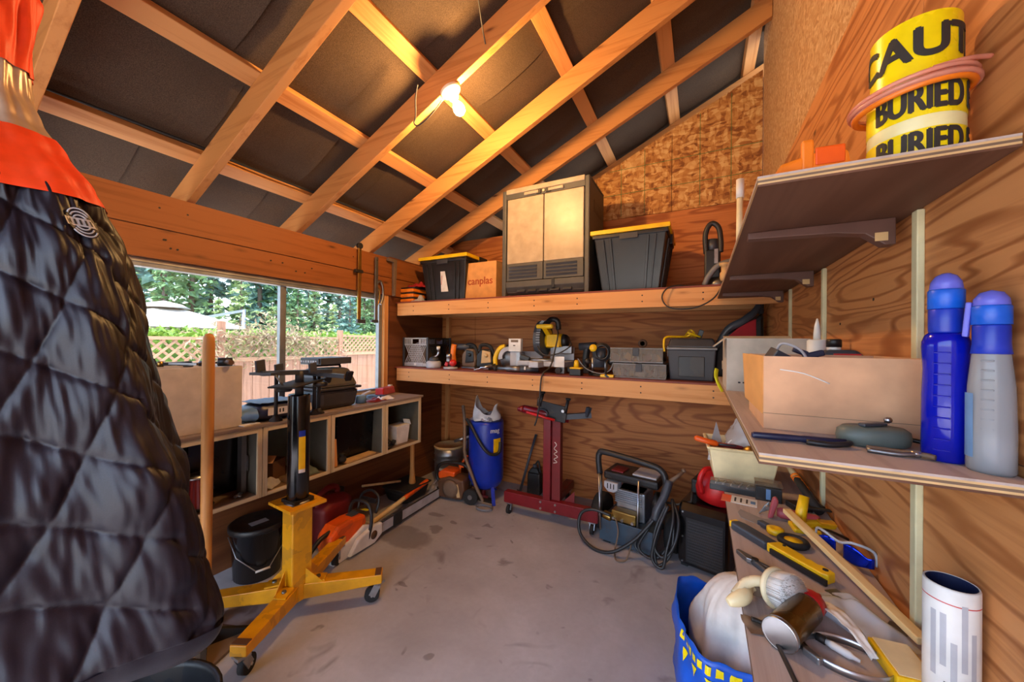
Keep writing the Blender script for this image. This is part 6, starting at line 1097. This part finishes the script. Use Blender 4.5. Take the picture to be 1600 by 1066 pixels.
pt(t, 'handle_strap', 'bagblue', ('tube', [(.04, -.20, .24), (.09, -.19, .33), (.14, -.14, .38), (.15, -.04, .36), (.16, .04, .28)], .016, 8, {'k': 5, 'sq': .25}))
t = thing('white_liner', 'white plastic sack bulging out of the blue shopping bag', 'sack', (.135, 1.635, .012), .15)
def lin(u, v):
    a = 2*PI*u; r = .150*math.sqrt(max(0, 1-v**3.2)); f = .010*math.sin(a*7+v*3)*v+.04*noise.noise((math.cos(a)*2, math.sin(a)*2, v*2.5))+.03*abs(noise.noise((math.cos(a)*3.5, math.sin(a)*3.5, v*4+3)))
    return ((r+f*(1-v**4))*math.cos(a)*1.0, (r+f*(1-v**4))*math.sin(a)*1.12, .49*v+.03*noise.noise((math.cos(a)*3*(1-v), math.sin(a)*3*(1-v), 5))-(.08*max(0, math.cos(a))*v*(1-v)*2))
pt(t, 'sack', 'paper', ('grid', lin, 72, 22, {'cu': 1}))
# ================================================================== LAMP
lx = -1.215; ly = 1.585
t = thing('ceiling_lamp', 'bare lit bulb in a white porcelain holder screwed to a rafter', 'lamp', (lx, ly, rb(lx)-.001), rot=(.25, -math.atan(SL)*.9, 0))
pt(t, 'base', 'porcelain', ('lathe', [(.056, 0), (.056, -.012), (.05, -.02), (.032, -.026), (.027, -.05), (.024, -.055), (0, -.055)], 32))
for s in (-1, 1): pt(t, 'screw_hole', 'iron', ('cyl', (s*.042, 0, -.0225), (s*.042, 0, -.019), .005, {'n': 10}))
pt(t, 'socket', 'dullsteel', ('cyl', (0, 0, -.055), (0, 0, -.068), .014))
pt(t, 'bulb', 'bulb', ('lathe', [(.013, -.068), (.018, -.078), (.028, -.095), (.0315, -.112), (.028, -.13), (.017, -.142), (0, -.146)], 20))
t = thing('lamp_cable', 'dark electrical cable looping from the purlin to the lamp holder', 'cable', (0, 0, 0))
pt(t, 'cable', 'cord', ('tube', [(-1.34, 1.47, 2.74), (-1.38, 1.50, 2.70), (-1.42, 1.545, 2.635), (-1.44, 1.555, 2.61), (-1.42, 1.56, 2.59), (-1.36, 1.56, 2.605), (-1.30, 1.56, 2.64), (-1.25, 1.56, 2.68)], .004, 7, {'k': 6}))
one('ceiling_cable', 'thin dark cable hanging from the felt beside the lit rafter', 'cable', 'cord', (0, 0, 0), ('tube', [(-.80, 1.05, 3.10), (-.86, 1.25, 3.03), (-.93, 1.42, 2.97), (-.97, 1.52, 2.93), (-.98, 1.565, 2.89)], .0035, 7, {'k': 6}))
one('eave_cable', 'dark cable running along the lowest purlin under the roof felt', 'cable', 'rubber', (0, 0, 0), ('tube', [(-2.35, -.2+i*.3, rt(-2.35)+.012+.006*math.sin(i*2.1)) for i in range(12)], .006, 7, {'k': 4}))
# ================================================================== HANGING COAT (left foreground)
LATV = Vector((math.cos(math.radians(27.4)), math.sin(math.radians(27.4)), 0)); FWV = Vector((-LATV.y, LATV.x, 0))
CC = LATV*-1.25+FWV*.86
coat = thing('work_coat', 'black quilted work coat with an orange yoke and silver band hanging in the left foreground', 'coat', (CC.x, CC.y, .70), math.radians(27.4))
prof = [(0, .515), (.10, .478), (.30, .440), (.50, .382), (.70, .336), (.86, .292), (1.0, .222), (1.05, .196), (1.13, .135), (1.20, .085), (1.27, .060), (1.36, .055), (1.45, .060), (1.52, .07), (1.58, .03)]
def pw(z):
    for (a, b), (c, d) in zip(prof, prof[1:]):
        if z <= c: t_ = (z-a)/(c-a); t_ = t_*t_*(3-2*t_)*.5+t_*.5; return b+(d-b)*t_
    return prof[-1][1]
def coatp(u, z, off=0, quilt=0):
    a = 2*PI*u; W = pw(z); D = W*.50+.03
    c, s = math.cos(a), math.sin(a)
    fold = .022*math.sin(a*6+z*2.2+1.0)*min(1, max(0, 1.15-z)*1.3)+.014*noise.noise((c*2, s*2, z*2.6))+.012*noise.noise((c*5, s*5, z*7))
    h = 0
    if quilt:
        arc = u*2*PI*.36; p = (z*1.0+arc*.42)/.165; q = (arc*1.0-z*.62)/.205
        dp = abs(p-round(p)); dq = abs(q-round(q))
        h = .006*(min(1, dp*9)**.5)*(min(1, dq*9)**.5)+.009*(math.sin(PI*dp)*math.sin(PI*dq))**.6-.007
        h += .005*noise.noise((c*11, s*11, z*9))+.004*noise.noise((c*24+z*6, s*24, z*16))
        if z < -.015: h = .002
    R = fold+h+off
    zz = z-.02*math.sin(a*3+.4)*max(0, .3-z)*3+.03*c*max(0, .4-z)
    return (c*(W+R), s*(D+R), zz)
def sect(nm, mat, z0, z1, off, q, nu=220, nv=60, solid=0, zf=None):
    return ops(MB(), [('grid', lambda u, v: coatp(u, (z0+(z1-z0)*v)+(zf(u)*(1-abs(2*v-1)*0) if zf else 0), off, q), nu, nv, {'cu': 1})]).build(nm, mat, coat, 0, solid)
t_ = NT('nylon'); nf = t_.noise(t_.mp((1, 1, 1)), 420, 2)
t_.bsdf(t_.ramp(nf, ((.3, C('#110d16')), (.7, C('#1b1522')))), .47, 0, nf, .05, .001, .4); MT['nylon'] = t_.m
plain('hivis_orange', '#e8400c', .55, 0, .12, 30, .2); plain('reflective', '#b9a08c', .35, .25, .1, 40)
sect('quilted_body', 'nylon', -.07, 1.03, 0, 1, 440, 280)
sect('hem', 'nylon', -.078, -.015, .006, 0, 160, 6)
sect('orange_yoke', 'hivis_orange', 1.005, 1.165, .010, 0, 160, 24)
sect('reflective_band', 'reflective', 1.160, 1.33, .006, 0, 140, 20)
sect('orange_shoulder', 'hivis_orange', 1.325, 1.58, .010, 0, 120, 24)
pt(coat, 'hang_loop', 'black', ('tube', [(-.01, 0, 1.57), (-.012, 0, 1.64), (0, 0, 1.67), (.012, 0, 1.64), (.01, 0, 1.57)], .004, 6, {'k': 4}))
# round emblem patch on the coat front
bu = -.022
def patch(dx, dz): return Vector(coatp(bu+dx, .945+dz, .012, 0))
pt(coat, 'emblem_backing', 'nylon', ('grid', lambda u, v: patch(.021*v*math.cos(6.283*u), .036*v*math.sin(6.283*u)), 32, 6, {'cu': 1}))
for k, rr_ in enumerate((1.0, .76, .52)):
    for a0, a1 in ((.10, .40), (.60, .90)): pt(coat, 'emblem_ring', 'lightgrey', ('tube', [patch(.019*rr_*math.cos(6.283*(a0+(a1-a0)*i/10)), .033*rr_*math.sin(6.283*(a0+(a1-a0)*i/10)))+Vector((0, -.001, 0)) for i in range(11)], .0018, 6))
pt(coat, 'emblem_bar', 'lightgrey', ('grid', lambda u, v: patch(.022*(2*u-1), .010*(2*v-1))*1.0+Vector((0, -.002, 0)), 12, 3))
for i in range(5): pt(coat, 'emblem_mark', 'inkdark', ('grid', lambda u, v, i=i: patch(-.015+.007*i+.003*u, .006*(2*v-1))+Vector((0, -.0035, 0)), 2, 2))
one('coat_hook', 'iron hook and wire holding up the coat', 'hook', 'iron', (CC.x, CC.y, 0), ('tube', [(.0, .02, 2.365), (.0, -.01, 2.355), (.0, -.015, 2.38), (.0, 0, 2.41), (0, .0, 2.55), (.03, .02, rt(-1.34)+.01)], .0045, 7, {'k': 4}))
